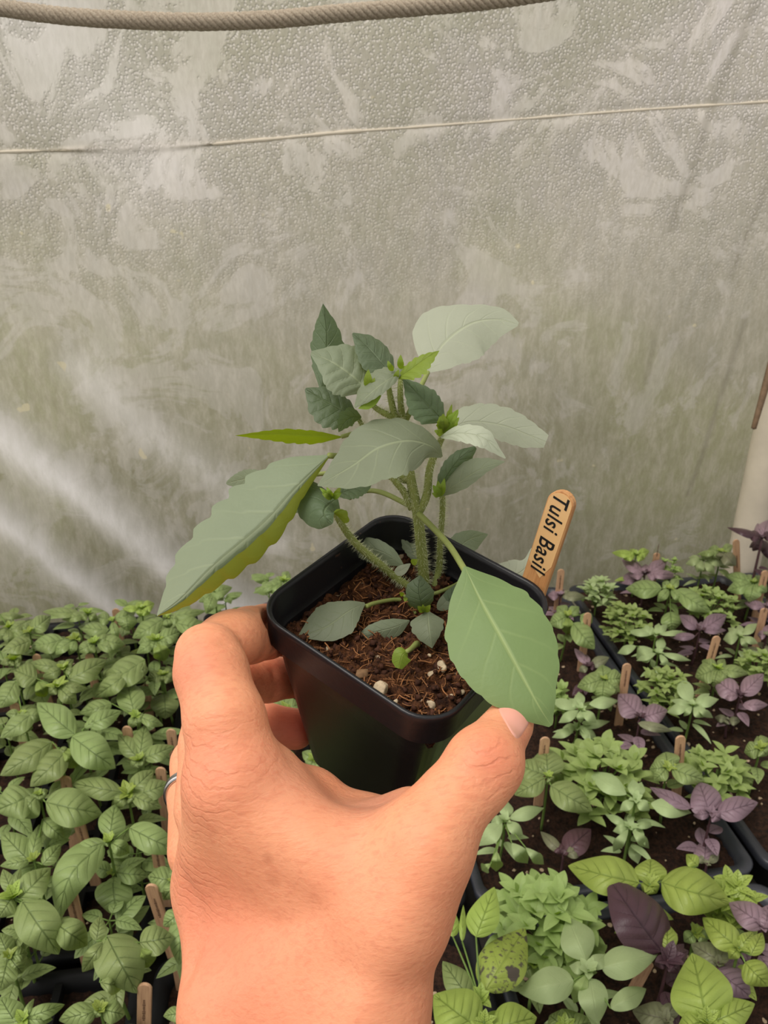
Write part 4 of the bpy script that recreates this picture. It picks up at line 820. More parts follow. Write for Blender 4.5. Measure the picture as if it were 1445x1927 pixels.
hleaf(M_TULSI, Z2, [(734, 452, -.024), (736, 500, -.028), (742, 555, -.030), (752, 610, -.030)], [4, 66, 62, 36, 0], [4, 76, 74, 44, 0], .003, .003, serr=.05, teeth=5, nv=50, puff=.012, veins=4)
hleaf(M_TULSI_DK, Z2, [(700, 560, -.018), (665, 562, -.019), (630, 568, -.019)], 20, 22, nv=30)
hleaf(M_TULSI_UND, Z1, [(1300, 870, .002), (1285, 930, -.002), (1235, 965, -.004), (1165, 962, -.004), (1125, 965, -.002)][::-1], [2, 30, 50, 56, 48, 16, 1], [2, 8, 16, 34, 40, 24, 1], .002, 0, 'pale curled leaf against the wooden label', nv=50, puff=.012)
ds_ = lambda x, y, h: float(np.dot(SP(*Z2(x, y), h)-EYE, fwd))-d0
hleaf(M_TULSI_LT, Z2, [(645, 622, ds_(645, 622, -.004)), (625, 640, ds_(625, 640, -.004)), (610, 695, ds_(610, 695, -.007))], [6, 38, 42, 30, 14], [6, 40, 40, 36, 14], .001, .001, 'yellow-green seed leaf at the soil', nv=30)
hleaf(M_TULSI, Z2, [(775, 445, -.012), (815, 405, -.010), (868, 330, -.006)], 30, 34, nv=40)
for (x, y, tx, ty, w) in [(715, 455, 690, 430, 14), (722, 455, 745, 425, 14), (718, 458, 712, 422, 10), (665, 250, 690, 232, 16), (630, 385, 612, 372, 10), (640, 392, 636, 412, 10)]:
    hleaf(M_TULSI_LT, Z2, [(x, y, -.024), ((x+tx)/2, (y+ty)/2, -.027), (tx, ty, -.028)], w, w, nv=24, nu=3, ref=camref)
# ------------------------------------------------------------------ seedlings on the bench
SCL = {Z4: 1/3.6125, Z5: 1/3.6125, Z6: 1/3.247, Z7: 1/2.312}
NOUN = {'b': ('basil_seedling', 'basil', 'broad-leaved green basil seedlings'), 'y': ('basil_seedling', 'basil', 'broad-leaved green basil seedlings'),
        'g': ('globe_basil_seedling', 'basil', 'small-leaved globe basil seedlings'), 't': ('lemon_basil_seedling', 'basil', 'narrow-leaved pale basil seedlings'),
        'p': ('purple_basil_seedling', 'purple basil', 'purple basil seedlings'), 'd': ('purple_basil_seedling', 'purple basil', 'purple basil seedlings'), 'x': ('purple_basil_seedling', 'purple basil', 'purple basil seedlings'), 's': ('basil_seedling', 'basil', 'broad-leaved green basil seedlings')}
def buds(b, c, s, r_, n=6, lean=.75):
    for k in range(n):
        free_leaf(b, c+np.array([0, 0, -.001]), k*math.pi*2/n+r_.uniform(-.3, .3), r_.uniform(.5, 1.1), s*r_.uniform(.7, 1.2), s*.55, arch=.25, fold=.2, nv=9, nu=2, puff=.02)
def plant(kind, label, zf, cx, cy, h, leaves, low=4, lowlen=.022, bud=.010, stemr=.0013, budkind=None, lowkind=None):
    k_ = SCL[zf]; r_ = random.Random(int(cx*7+cy*13)); a = zf(cx, cy); c = G(a[0], a[1], h); base = np.array([c[0], c[1], 0.0])
    nm, cat, grp = NOUN[kind]; root = empty(nm, base); tag(root, label, cat, grp)
    sb = MB(); tube(sb, [base+np.array([r_.uniform(-.004, .004), r_.uniform(-.004, .004), -.003]), base+np.array([0, 0, h*.5]), c], [stemr*1.1, stemr, stemr*.7], n=8, ns=8)
    byk = {}
    B = lambda q: byk.setdefault(q, MB())
    for i, lf in enumerate(leaves):
        tx, ty, w = lf[:3]; o = lf[3] if len(lf) > 3 else {}
        bx, by = o.get('b', (cx+(tx-cx)*.10, cy+(ty-cy)*.10)); lm = math.hypot(tx-bx, ty-by)*k_*np.linalg.norm(c-EYE)/FP; wm_ = w*k_*np.linalg.norm(c-EYE)/FP; hb_ = o.get('hb', h-.001); ht_ = max(.012, o.get('ht', h-.004-.22*lm)); kd = o.get('k', kind)
        mx_, my_ = (bx+tx)/2+o.get('bend', 0)*(ty-by), (by+ty)/2-o.get('bend', 0)*(tx-bx)
        pr_ = 'lance' if kd == 't' else 'ovate'; big = w*k_ > 30
        outline_leaf(B(kd), zf, lambda x, y, z: G(x, y, z), [(bx, by, hb_), (mx_, my_, max(hb_, ht_)+o.get('arc', .004)*.5+.06*lm), (tx, ty, ht_)], w/2*1.05, w/2*1.05, -.30*wm_*r_.uniform(.3, 1.0), -.30*wm_*r_.uniform(.3, 1.0),
                     kind=o.get('p', pr_), scale=k_, nv=34 if big else 18, nu=7 if big else 4, puff=.050 if kd in 'bypdsx' else .01, veins=6, cup=.07, seed=i+int(cx), wavy=.02)
        pb = G(*zf(bx, by), hb_); tube(sb, [c-np.array([0, 0, .004]), (c+pb)/2+np.array([0, 0, -.001]), pb], [.0007, .0007, .0006], n=5, ns=6)
    if bud: buds(B(budkind or ('y' if kind == 'b' else kind)), c, bud, r_)
    for j in range(low):
        lv = h*(.62 if j < 2 else .38); az = j*math.pi/2*1.0+(math.pi if j % 2 else 0)+r_.uniform(-.5, .5)
        free_leaf(B(lowkind or kind), base+np.array([math.cos(az)*.004, math.sin(az)*.004, lv]), az, r_.uniform(.0, .4), lowlen*r_.uniform(.8, 1.3), lowlen*(.38 if kind == 't' else .6), arch=.35, nv=14, nu=4, puff=.03, veins=6)
    stm = sb.obj('stem', M_PSTEM if kind in 'pdx' else M_GSTEM, root, origin=base); stm.location = (0, 0, 0)
    for kd, mb in byk.items():
        o = mb.obj('foliage', leaf_of(kd), root, origin=base); o.location = (0, 0, 0)
        if kd != kind: o['label'] = {'d': 'dark purple leaves', 'x': 'purple and green mottled leaves', 'p': 'purple leaves', 's': 'green leaf with dark purple spots', 'y': 'bright green leaves', 't': 'pale green leaves', 'b': 'green leaves', 'g': 'small light green leaves'}[kd]
    return root

# ---- left block, back to front
hL = .095
plant('b', 'broad-leaved basil in the back row at the far left picture edge', Z4, 60, 470, hL, [(170, 400, 50, {'b': (0, 385)}), (20, 520, 70, {'b': (180, 430)}), (0, 560, 70), (60, 600, 80)])
plant('b', 'broad-leaved basil against the plastic with an upright leaf and small tuft at left', Z4, 200, 500, hL, [(345, 395, 120), (220, 610, 130, {'b': (415, 560)}), (130, 430, 70), (60, 560, 90)])
plant('b', 'back-row basil with a dark drooping leaf and a pale round tuft', Z4, 600, 375, hL+.005, [(290, 365, 74, {'b': (540, 372)}), (420, 420, 70), (660, 420, 60), (540, 420, 60)], bud=.013)
plant('b', 'back-row basil with two rounded leaves facing the viewer under the plastic', Z4, 760, 420, hL, [(655, 400, 100), (870, 500, 130, {'b': (860, 370)}), (530, 470, 100, {'b': (740, 490)}), (800, 560, 60), (925, 370, 80)], bud=.008)
plant('y', 'bright small basil tip rising highest in the back row left of the hand', Z4, 960, 340, hL+.01, [(1050, 310, 80), (930, 300, 60), (830, 345, 50), (1020, 380, 70), (950, 400, 60)])
plant('b', 'basil with a long leaf directly behind the long hanging leaf tip', Z4, 1130, 400, hL, [(900, 545, 130), (1250, 420, 80), (1400, 360, 70), (1400, 480, 130, {'b': (1190, 440)}), (1150, 480, 80)])
plant('b', 'basil with a star-shaped crown of small leaves beside the knuckle', Z4, 1060, 555, hL, [(1230, 500, 110), (1180, 585, 90), (940, 580, 90), (1060, 500, 60), (1000, 510, 60), (1030, 640, 110), (1120, 700, 120, {'ht': .06}), (930, 650, 80)], bud=.013)
plant('b', 'basil with pale young tips in the second row, centre left', Z4, 640, 575, hL, [(850, 590, 100, {'b': (700, 555)}), (520, 640, 80), (590, 650, 80), (700, 510, 70), (760, 520, 60), (820, 630, 80), (560, 590, 50)], bud=.012)
plant('b', 'basil with a bright tuft and low leaves in the second row, left', Z4, 515, 545, hL, [(210, 605, 130, {'b': (430, 555)}), (330, 660, 80), (500, 500, 70), (560, 540, 60), (470, 660, 70)], bud=.012)
plant('b', 'basil with a pale upright tuft at the left edge, third row', Z4, 90, 690, hL, [(5, 640, 120, {'b': (210, 560), 'ht': hL+.005}), (150, 700, 40), (100, 650, 40), (0, 720, 50), (60, 740, 50)], bud=.014)
plant('b', 'basil with a large oblong leaf pointing right in the third row', Z4, 430, 745, hL, [(190, 715, 90), (500, 690, 60), (725, 690, 155, {'b': (470, 825)}), (400, 700, 70), (290, 810, 90), (520, 790, 60)], bud=.012)
plant('b', 'basil with a bright crinkled crown and a round leaf at its left', Z4, 390, 870, hL, [(90, 760, 170, {'b': (250, 820)}), (310, 945, 110, {'b': (260, 840), 'ht': .07}), (600, 890, 70), (520, 990, 120), (330, 920, 80), (420, 820, 70), (350, 860, 70)], bud=.015)
plant('b', 'basil whose big smooth leaf curls beside the knuckle of the index finger', Z4, 900, 760, hL, [(705, 870, 200, {'b': (985, 690)}), (1010, 760, 120), (640, 950, 130, {'ht': .06}), (700, 800, 90, {'ht': .07})], bud=.009)
plant('b', 'slim basil with a hanging heart-shaped leaf close left of the hand', Z4, 1110, 790, .070, [(1128, 1090, 185, {'b': (1115, 925), 'p': 'heart', 'hb': .045, 'ht': .035}), (1180, 830, 90), (1110, 850, 70), (1000, 830, 110), (1190, 760, 90)])
plant('b', 'small basil with an upright cupped leaf over dark soil', Z4, 925, 1070, .085, [(860, 835, 195, {'b': (910, 1045)}), (1110, 1140, 80), (880, 1160, 70), (540, 1055, 115, {'b': (760, 990)}), (980, 1100, 70), (940, 1150, 60)], bud=.010)
plant('b', 'basil with a large boldly veined leaf, left of centre in the left block', Z4, 560, 1165, hL+.01, [(250, 985, 215, {'b': (510, 1200), 'arc': .012}), (825, 1040, 130, {'b': (590, 1140)}), (785, 1430, 250, {'b': (490, 1215), 'arc': .012}), (700, 1060, 60)], bud=0)
plant('b', 'basil with arched leaves touching the left edge, middle row', Z4, 150, 1060, hL, [(0, 1225, 140, {'b': (240, 1040)}), (0, 1020, 150, {'b': (105, 840)}), (300, 1080, 100), (40, 1060, 70), (150, 1200, 150, {'ht': .07})], bud=.008)
plant('b', 'basil with two long smooth leaves pointing down to the left edge', Z4, 400, 1290, hL, [(0, 1480, 195, {'b': (355, 1250)}), (205, 1555, 190, {'b': (455, 1310)}), (540, 1420, 130, {'ht': .06}), (470, 1330, 60)], bud=0)
plant('b', 'basil with pointed upright leaf and two wing leaves by the middle wooden labels', Z4, 945, 1370, .085, [(985, 1135, 145), (1185, 1280, 120), (805, 1195, 130), (890, 1430, 70), (1000, 1390, 60), (940, 1440, 60)], bud=.011)
plant('b', 'basil with big leaf nearest the ring, beside three wooden labels', Z4, 870, 1600, .09, [(485, 1530, 155, {'arc': .008}), (1045, 1440, 135), (1160, 1530, 145, {'b': (930, 1610)}), (1100, 1700, 120), (760, 1700, 90, {'ht': .07}), (930, 1660, 90)], bud=.015)
plant('b', 'basil with a large domed leaf on each side of a small four-bud tuft', Z4, 265, 1600, hL+.005, [(695, 1740, 275, {'b': (310, 1660), 'arc': .014}), (-30, 1720, 240, {'b': (215, 1610), 'arc': .012}), (120, 1760, 200, {'ht': .07}), (230, 1650, 50), (290, 1660, 46), (240, 1560, 44), (330, 1580, 44)], bud=.008)
plant('b', 'basil with a long leaf sweeping down-left and an upright leaf, near the forearm', Z5, 740, 480, .095, [(782, 230, 190), (395, 1005, 250, {'b': (700, 490), 'bend': -.13, 'arc': .012}), (1215, 555, 205, {'b': (880, 390), 'arc': .008}), (480, 560, 120), (880, 560, 120, {'ht': .07}), (700, 500, 60)], bud=.010)
plant('b', 'small basil with three leaves, the lowest a pointed heart over bare soil', Z5, 765, 690, .060, [(1008, 715, 145), (790, 985, 245, {'b': (765, 745), 'p': 'heart'}), (635, 650, 120)], bud=.006, low=2)
plant('b', 'basil with a round leaf and folded narrow leaves at the left edge, fifth row', Z5, 230, 600, .085, [(10, 420, 210, {'b': (200, 615)}), (268, 365, 100, {'b': (205, 620)}), (440, 470, 130, {'b': (290, 330)}), (415, 500, 110, {'b': (290, 640)}), (0, 650, 90)], bud=.009)
plant('b', 'basil with a heavily ribbed leaf and open tuft at lower left', Z5, 90, 850, .10, [(345, 660, 190, {'b': (130, 870), 'arc': .008}), (400, 1250, 320, {'b': (150, 885), 'arc': .018}), (-10, 1000, 150), (20, 670, 110), (595, 1190, 230, {'b': (380, 1040), 'ht': .07}), (140, 660, 60), (20, 790, 40)], bud=.015)
plant('b', 'basil with one very large domed leaf above the lowest wooden label', Z5, 720, 1140, .10, [(930, 1515, 360, {'b': (725, 1120), 'arc': .02}), (683, 990, 120, {'b': (655, 1160)}), (1185, 1130, 215, {'b': (950, 1170)}), (1010, 1340, 170, {'b': (950, 1200), 'ht': .07}), (560, 1370, 120, {'ht': .06}), (840, 1470, 140, {'b': (680, 1440), 'ht': .06})], bud=0)
plant('b', 'basil with a striped leaf pointing left at the bottom left of the picture', Z5, 680, 1620, .085, [(400, 1700, 170), (850, 1660, 170), (700, 1540, 50), (640, 1680, 60), (450, 1720, 110, {'ht': .06})], bud=.010)
plant('b', 'basil with small spear-shaped leaves at the bottom left corner', Z5, 150, 1690, .085, [(232, 1550, 46), (440, 1590, 110), (0, 1540, 210, {'b': (110, 1720)}), (360, 1690, 100), (60, 1720, 80)], bud=.010)
plant('b', 'dark shaded basil at the left edge just above the corner', Z5, 60, 1260, .07, [(-10, 1100, 150), (150, 1380, 190), (0, 1500, 180), (190, 1240, 120)], bud=.008)
plant('b', 'basil with pointed leaf tucked against the forearm, upper one', Z5, 1200, 750, .085, [(1005, 720, 180, {'arc': .006}), (1215, 870, 80), (1160, 650, 70), (1250, 640, 90), (1110, 880, 110, {'ht': .06})], bud=.008)
plant('b', 'basil with long shaded leaf against the forearm, lower one', Z5, 1240, 950, .085, [(1215, 1320, 170), (1110, 1060, 130), (1280, 900, 110), (1300, 1200, 120)], bud=.006)
plant('b', 'pale basil leaf plant beside the forearm at the bottom edge', Z5, 1260, 1640, .085, [(1110, 1670, 110), (1190, 1730, 120), (1240, 1540, 90)], bud=.006)
plant('b', 'bright basil seen between the pot and the long hanging leaf', Z4, 1930, 150, .09, [(1800, 230, 90), (2020, 210, 90), (1960, 90, 70), (1860, 150, 60), (1990, 260, 80), (1720, 240, 60)])
plant('b', 'basil beyond the index finger under the hanging leaf', Z4, 1460, 230, .09, [(1580, 200, 90, {'b': (1420, 240)}), (1350, 300, 70), (1520, 290, 60), (1400, 380, 90)])
plant('b', 'basil showing in the gap between fingers and pot, lower', Z2, 140, 870, .07, [], low=0) if False else None
SCL[Z2] = 1/2.2578
plant('b', 'basil glimpsed in the upper gap between the middle finger and pot', Z2, 130, 860, .08, [(60, 860, 60), (190, 850, 70), (120, 810, 60), (110, 920, 70), (190, 900, 60)])
plant('b', 'basil glimpsed in the lower gap beside the fingertip and pot', Z2, 250, 1080, .08, [(200, 1050, 50), (290, 1130, 60), (230, 1120, 60), (270, 1010, 50)])

# ---- right block, back to front
hR = .055
def globe(kind, label, zf, cx, cy, rad, h, n=30, ll=.013, pointed=False, seed=0, squash=.7):
    k_ = SCL[zf]; a = zf(cx, cy); c = G(a[0], a[1], h); R = rad*k_*np.linalg.norm(c-EYE)/FP; base = np.array([c[0], c[1], 0.0]); r_ = random.Random(seed+int(cx))
    nm, cat, grp = NOUN[kind]; root = empty(nm, base); tag(root, label, cat, grp); sb, b = MB(), MB()
    tube(sb, [base-np.array([0, 0, .003]), base+np.array([0, 0, h*.8])], [.0013, .0010], n=3, ns=7)
    for i in range(n):
        u = (i+.5)/n; el = math.asin(1-1.0*u); az = i*2.39996+r_.uniform(-.3, .3); q = np.array([math.cos(az)*math.cos(el), math.sin(az)*math.cos(el), math.sin(el)*squash])
        s = base+np.array([0, 0, h*.45])+q*np.array([R, R, h*.62/squash])*r_.uniform(.72, 1.0)
        tube(sb, [base+np.array([0, 0, h*.3]), (base+np.array([0, 0, h*.3])+s)/2+np.array([0, 0, .002]), s], .0005, n=4, ns=5, cap=False)
        m_ = 5
        for k in range(m_):
            az2 = az+k*2*math.pi/m_+r_.uniform(-.4, .4); free_leaf(b, s, az2, r_.uniform(.0, .7)+.25*el, ll*r_.uniform(.65, 1.15), ll*(.40 if pointed else .52), 'lance' if pointed else 'ovate', arch=.3, fold=.2, nv=9, nu=2, puff=.02, veins=5)
        if i % 2 == 0: free_leaf(b, s, az, 1.2, ll*.5, ll*.3, arch=.1, nv=7, nu=2)
    st_ = sb.obj('stem', M_GSTEM, root, origin=base); st_.location = (0, 0, 0); o = b.obj('foliage', leaf_of(kind), root, origin=base); o.location = (0, 0, 0); return root
plant('y', 'light green basil behind the back-row purple one near the plastic', Z6, 640, 270, .07, [(490, 260, 50), (720, 250, 60), (560, 300, 50), (690, 300, 60), (600, 240, 40)])
plant('p', 'purple basil with two raised leaves in the very back row against the plastic', Z6, 695, 385, hR, [(552, 300, 75), (828, 312, 85), (600, 400, 60), (790, 400, 70), (700, 330, 60), (530, 440, 80, {'ht': .02, 'hb': .03}), (890, 400, 60, {'ht': .03})], budkind='d')
globe('t', 'spiky narrow-leaved basil at the back beside the lettered label', Z6, 410, 440, 95, .06, 20, .017, True, 3)
globe('g', 'small bushy basil at the back right of the purple one', Z6, 850, 320, 70, .05, 14, .012, False, 5)
plant('t', 'slender pale basil at the back below the pipe', Z6, 1050, 300, .06, [(940, 330, 45), (1010, 380, 60), (1190, 330, 50), (1120, 390, 50), (960, 290, 40), (1150, 290, 50)])
plant('b', 'dark green basil with purple tinge beside the leaning back label', Z6, 1160, 250, .075, [(1230, 215, 60, {'k': 'b'}), (1080, 240, 70, {'k': 'b'}), (1250, 340, 90, {'k': 'x'}), (1010, 270, 40), (1150, 300, 60, {'k': 'x'})])
plant('d', 'tallest dark purple basil at the right edge against the pipe foot', Z6, 1410, 170, .125, [(1195, 105, 50, {'ht': .13}), (1320, 140, 70), (1445, 60, 90, {'k': 'p'}), (1380, 80, 70, {'k': 'p'}), (1470, 140, 80), (1350, 250, 60, {'ht': .08, 'hb': .09}), (1450, 300, 60, {'ht': .07, 'hb': .08}), (1330, 230, 40, {'ht': .08, 'hb': .09})], low=6, lowlen=.018, stemr=.002)
plant('b', 'broad basil at the right edge in the back row', Z6, 1360, 440, .06, [(1190, 395, 80), (1195, 490, 95), (1330, 560, 120), (1445, 420, 80), (1300, 400, 60), (1440, 500, 90), (1390, 400, 60)])
plant('b', 'broad basil with two long arched leaves left and right, back of the right block', Z6, 845, 475, .06, [(575, 480, 115, {'b': (795, 478), 'arc': .006}), (1095, 625, 115, {'b': (885, 488), 'arc': .006}), (860, 740, 130, {'b': (850, 620), 'ht': .03, 'hb': .04}), (800, 440, 60), (900, 420, 60), (770, 560, 60), (930, 560, 60)])
globe('g', 'dense globe basil mound left in the second row of the right block', Z6, 600, 610, 165, .06, 34, .014, False, 1)
globe('g', 'globe basil mound right of centre in the second row of the right block', Z6, 1110, 500, 150, .06, 32, .014, False, 2)
plant('p', 'small round-leaved purple basil just right of the pot rim', Z6, 175, 520, .05, [(165, 480, 80), (330, 530, 60, {'k': 'x'}), (100, 520, 60), (250, 510, 60, {'k': 'x'})])
plant('b', 'basil with a long leaf beside the label nearest the held leaf, right', Z6, 225, 645, .07, [(155, 590, 90), (385, 850, 130, {'b': (255, 690), 'arc': .006}), (110, 700, 100), (370, 690, 90, {'b': (300, 640), 'ht': .05}), (220, 760, 80, {'ht': .04}), (290, 590, 70)], bud=.012)
plant('p', 'purple basil with open V leaves in the middle of the second row, right block', Z6, 1030, 730, hR, [(905, 640, 80), (1192, 640, 105), (845, 775, 50, {'b': (1000, 770)}), (1190, 735, 50), (1040, 680, 40)], budkind='d')
plant('t', 'pale basil with a leaning leaf left of the V-leaved purple one', Z6, 760, 760, .05, [(650, 700, 46), (830, 700, 44), (950, 745, 34), (700, 720, 50), (580, 740, 44), (780, 690, 40)])
plant('t', 'pale basil with broad and narrow leaves in front of the left globe mound', Z6, 775, 870, .045, [(525, 875, 55, {'b': (640, 830)}), (640, 905, 110, {'b': (740, 850), 'ht': .03}), (800, 775, 60), (975, 920, 40), (840, 960, 40), (640, 920, 40)])
plant('t', 'star-leaved pale basil at the right edge left of the purple leaves', Z6, 1275, 770, .05, [(1380, 692, 55), (1270, 700, 50), (1170, 790, 75), (1385, 815, 45), (1320, 840, 46), (1200, 720, 45)])
plant('p', 'purple basil cut by the right edge, third row', Z6, 1440, 590, .05, [(1300, 565, 60), (1380, 620, 60), (1500, 560, 80), (1445, 640, 50)])
plant('x', 'faded purple basil at the far right edge behind the pale star-leaved one', Z6, 1440, 760, .04, [(1380, 760, 60, {'k': 'p'}), (1445, 700, 60, {'k': 'p'}), (1500, 780, 60)])
plant('d', 'narrow purple basil with one green leaf beside the tray gap', Z6, 350, 950, .045, [(262, 845, 50, {'k': 'p'}), (475, 900, 70, {'k': 'x'}), (290, 985, 50, {'k': 'x'}), (330, 880, 40, {'k': 'p'}), (400, 960, 50)])
plant('b', 'basil with glossy spread leaves left of the label at the tray gap', Z6, 445, 1030, .06, [(280, 1080, 110), (562, 1030, 120), (430, 945, 100), (430, 1160, 150), (540, 1110, 80), (350, 1000, 60)], bud=.008)
globe('g', 'tall loose globe basil right of the tray gap label', Z6, 830, 1010, 140, .06, 30, .015, True, 4)
globe('g', 'small bushy basil at the edge of the broad held leaf', Z6, 170, 1110, 75, .05, 14, .014, False, 8)
plant('b', 'broad basil in front of the upright right-hand label', Z6, 1140, 965, .055, [(1000, 1020, 130), (1325, 1000, 80), (1040, 920, 80), (1220, 1040, 70), (1110, 1080, 110), (1180, 910, 60)])
globe('g', 'bushy basil cut by the right edge in the third row', Z6, 1400, 890, 100, .055, 20, .014, False, 9)
plant('p', 'purple basil with butterfly leaves at right in the third row', Z6, 1275, 1130, .055, [(1110, 1030, 130, {'b': (1265, 1130)}), (1418, 1000, 120, {'b': (1285, 1125)}), (1445, 1190, 70, {'b': (1290, 1190), 'ht': .04}), (1160, 1140, 60)], budkind='d')
plant('t', 'pale basil with star leaves beside the broad held leaf', Z6, 300, 1215, .055, [(115, 1160, 66), (288, 1108, 66), (535, 1165, 74, {'b': (350, 1185)}), (165, 1300, 60), (400, 1300, 60), (300, 1300, 50), (230, 1150, 50)])
plant('t', 'low pale leaves under the star-leaved basil by the held leaf', Z6, 280, 1330, .03, [(125, 1390, 56), (400, 1400, 70), (480, 1290, 50), (190, 1330, 50)], low=2)
plant('p', 'purple basil with large folded leaves over the tray gap', Z6, 665, 1265, .06, [(530, 1125, 155, {'b': (660, 1250)}), (832, 1222, 130), (690, 1190, 80), (860, 1350, 60, {'b': (650, 1300), 'k': 'x', 'ht': .04})], budkind='d')
plant('t', 'pale basil with a tall upright leaf in the middle of the third row', Z6, 985, 1190, .06, [(900, 1020, 95), (1145, 1155, 66), (1090, 1120, 50), (826, 1235, 66), (1060, 1265, 80), (1110, 1270, 44, {'ht': .03}), (930, 1260, 40), (850, 1160, 40)])
plant('x', 'flat dull purple-green leaves on the soil right of centre', Z6, 1200, 1280, .025, [(1120, 1265, 50), (1275, 1290, 60), (1180, 1310, 40)], low=0, bud=.005)
plant('b', 'broad basil at the right edge, front of the third row', Z6, 1400, 1450, .06, [(1300, 1480, 110), (1460, 1400, 120), (1440, 1500, 90), (1380, 1380, 60)])
plant('b', 'round-leaved basil beside the thumb in front of a short label', Z7, 488, 140, .07, [(480, 20, 140, {'b': (488, 135), 'p': 'heart'}), (348, 85, 100), (342, 222, 100), (682, 292, 125, {'b': (500, 180), 'arc': .006}), (510, 165, 40), (420, 60, 60)], bud=.008, low=0)
globe('g', 'large leafy basil bush in the centre of the right block', Z7, 745, 60, 190, .07, 34, .022, False, 11)
globe('g', 'leafy basil bush right of the tray gap by the label', Z7, 1235, 70, 125, .06, 24, .020, True, 12)
plant('b', 'round ribbed basil left of the label over the tray gap', Z7, 1010, 100, .07, [(1000, 35, 110, {'p': 'heart'}), (1170, 160, 90), (930, 110, 80), (1060, 80, 70), (950, 160, 70)])
plant('t', 'pale basil with a long leaf each side of two upright young leaves', Z7, 870, 240, .07, [(664, 120, 80, {'b': (830, 220)}), (1112, 300, 84, {'b': (935, 258)}), (855, 150, 50), (895, 165, 50), (930, 290, 50), (800, 290, 44)])
plant('p', 'purple basil with a round upright leaf above the tray corner', Z7, 1200, 300, .07, [(1145, 168, 135, {'b': (1195, 300), 'p': 'heart'}), (1402, 255, 110, {'b': (1225, 300)}), (930, 188, 60, {'b': (1110, 280)}), (1240, 330, 60), (1120, 310, 50)], budkind='p')
plant('t', 'pale narrow-leaved basil tight against the thumb base', Z7, 300, 330, .06, [(472, 278, 60), (312, 250, 60), (185, 445, 80), (400, 520, 66, {'b': (330, 430), 'ht': .03}), (380, 400, 50), (240, 340, 50), (470, 525, 50, {'b': (390, 450), 'ht': .02}), (262, 555, 56, {'b': (265, 465), 'ht': .02}), (200, 550, 50, {'b': (240, 520), 'ht': .02})])
plant('d', 'small wilted dark basil alone on bare soil', Z7, 555, 480, .045, [(455, 380, 50, {'k': 'x'}), (675, 370, 120, {'b': (560, 470), 'k': 'd'}), (640, 450, 70, {'k': 'x', 'ht': .03}), (520, 430, 50)], low=0, bud=.007)
plant('t', 'small dark green basil with thin star leaves on open soil', Z7, 845, 360, .05, [(735, 305, 34), (958, 348, 32), (850, 295, 34), (770, 470, 46, {'ht': .02}), (880, 522, 56, {'ht': .015, 'b': (855, 430), 'hb': .02}), (928, 455, 44, {'ht': .02}), (770, 380, 40), (895, 370, 40), (770, 340, 30)])
plant('x', 'small purple leaf plant inside the tray corner', Z7, 1180, 520, .03, [(1175, 410, 100, {'b': (1170, 520), 'k': 'p'}), (1230, 470, 50), (1130, 470, 50)], low=0, bud=.005)
globe('g', 'bright dense globe basil mound at front beside the wrist', Z7, 500, 680, 195, .075, 46, .020, False, 21)
plant('y', 'bright basil with two large ribbed leaves left and right of a small one', Z7, 930, 610, .08, [(575, 530, 175, {'b': (885, 605), 'arc': .012}), (1280, 690, 210, {'b': (980, 600), 'arc': .014}), (935, 500, 140, {'p': 'heart'}), (900, 640, 60), (960, 650, 70), (1090, 480, 60, {'b': (1140, 530)})], bud=.012)
globe('y', 'bright leafy basil tip behind the big right ribbed leaf', Z7, 1290, 620, 80, .06, 14, .018, False, 22)
plant('d', 'dark purple basil with one large upright pointed leaf', Z7, 1010, 940, .075, [(748, 578, 235, {'b': (985, 905), 'arc': .010, 'ht': .085}), (1005, 780, 90, {'b': (1010, 900), 'k': 'y'}), (1100, 900, 80), (950, 960, 60), (1060, 1000, 60), (1080, 870, 60)], bud=.016, low=2)
plant('t', 'pale star-shaped basil at the front, four wide pointed leaves', Z7, 665, 985, .085, [(572, 750, 145, {'b': (655, 945)}), (360, 1080, 165, {'b': (600, 1030), 'p': 'ovate'}), (965, 915, 150, {'b': (720, 975), 'p': 'ovate'}), (705, 1218, 130, {'b': (672, 1020), 'p': 'ovate'}), (740, 915, 70), (580, 965, 56), (650, 930, 50), (915, 1065, 100, {'b': (760, 1150), 'ht': .05, 'p': 'ovate'}), (600, 1130, 70, {'ht': .05})], bud=.012)
plant('y', 'bright basil with dark-spotted leaf by the wrist', Z7, 195, 1110, .09, [(388, 802, 215, {'b': (215, 1075), 'k': 's', 'arc': .008}), (255, 622, 140, {'b': (175, 840), 'k': 'y', 'hb': .10, 'ht': .105}), (30, 945, 120, {'b': (150, 1110), 'k': 'b'}), (235, 1100, 70, {'k': 's'}), (160, 1160, 60, {'k': 's'}), (70, 720, 60, {'b': (75, 840)}), (120, 700, 30, {'b': (115, 860)})], bud=.012)
plant('y', 'bright basil cut by the bottom edge below the spotted leaf', Z7, 210, 1210, .10, [(-10, 1090, 240, {'b': (180, 1230), 'arc': .01}), (440, 1190, 190, {'b': (250, 1230), 'arc': .008}), (120, 1260, 150), (320, 1280, 150)])
plant('y', 'bright basil with a broad smooth leaf at the bottom right corner', Z7, 1180, 1200, .10, [(1115, 910, 270, {'b': (1185, 1215), 'arc': .008}), (1388, 1130, 150, {'b': (1200, 1210)}), (1050, 1240, 120), (1300, 1270, 150)], bud=.012)
plant('x', 'mottled purple basil partly behind the broad bottom-right leaf', Z7, 1230, 950, .06, [(1110, 870, 110, {'b': (1250, 950)}), (1375, 1105, 130, {'b': (1225, 980), 'k': 'p'}), (1260, 880, 70)], low=2)
plant('y', 'bright basil with a folded pointed leaf at the lower right edge', Z7, 1320, 885, .08, [(1160, 755, 120, {'b': (1320, 890)}), (1380, 820, 70), (1420, 820, 80, {'b': (1370, 920)}), (1445, 1055, 120, {'b': (1345, 950)}), (1275, 935, 60)], bud=.009)
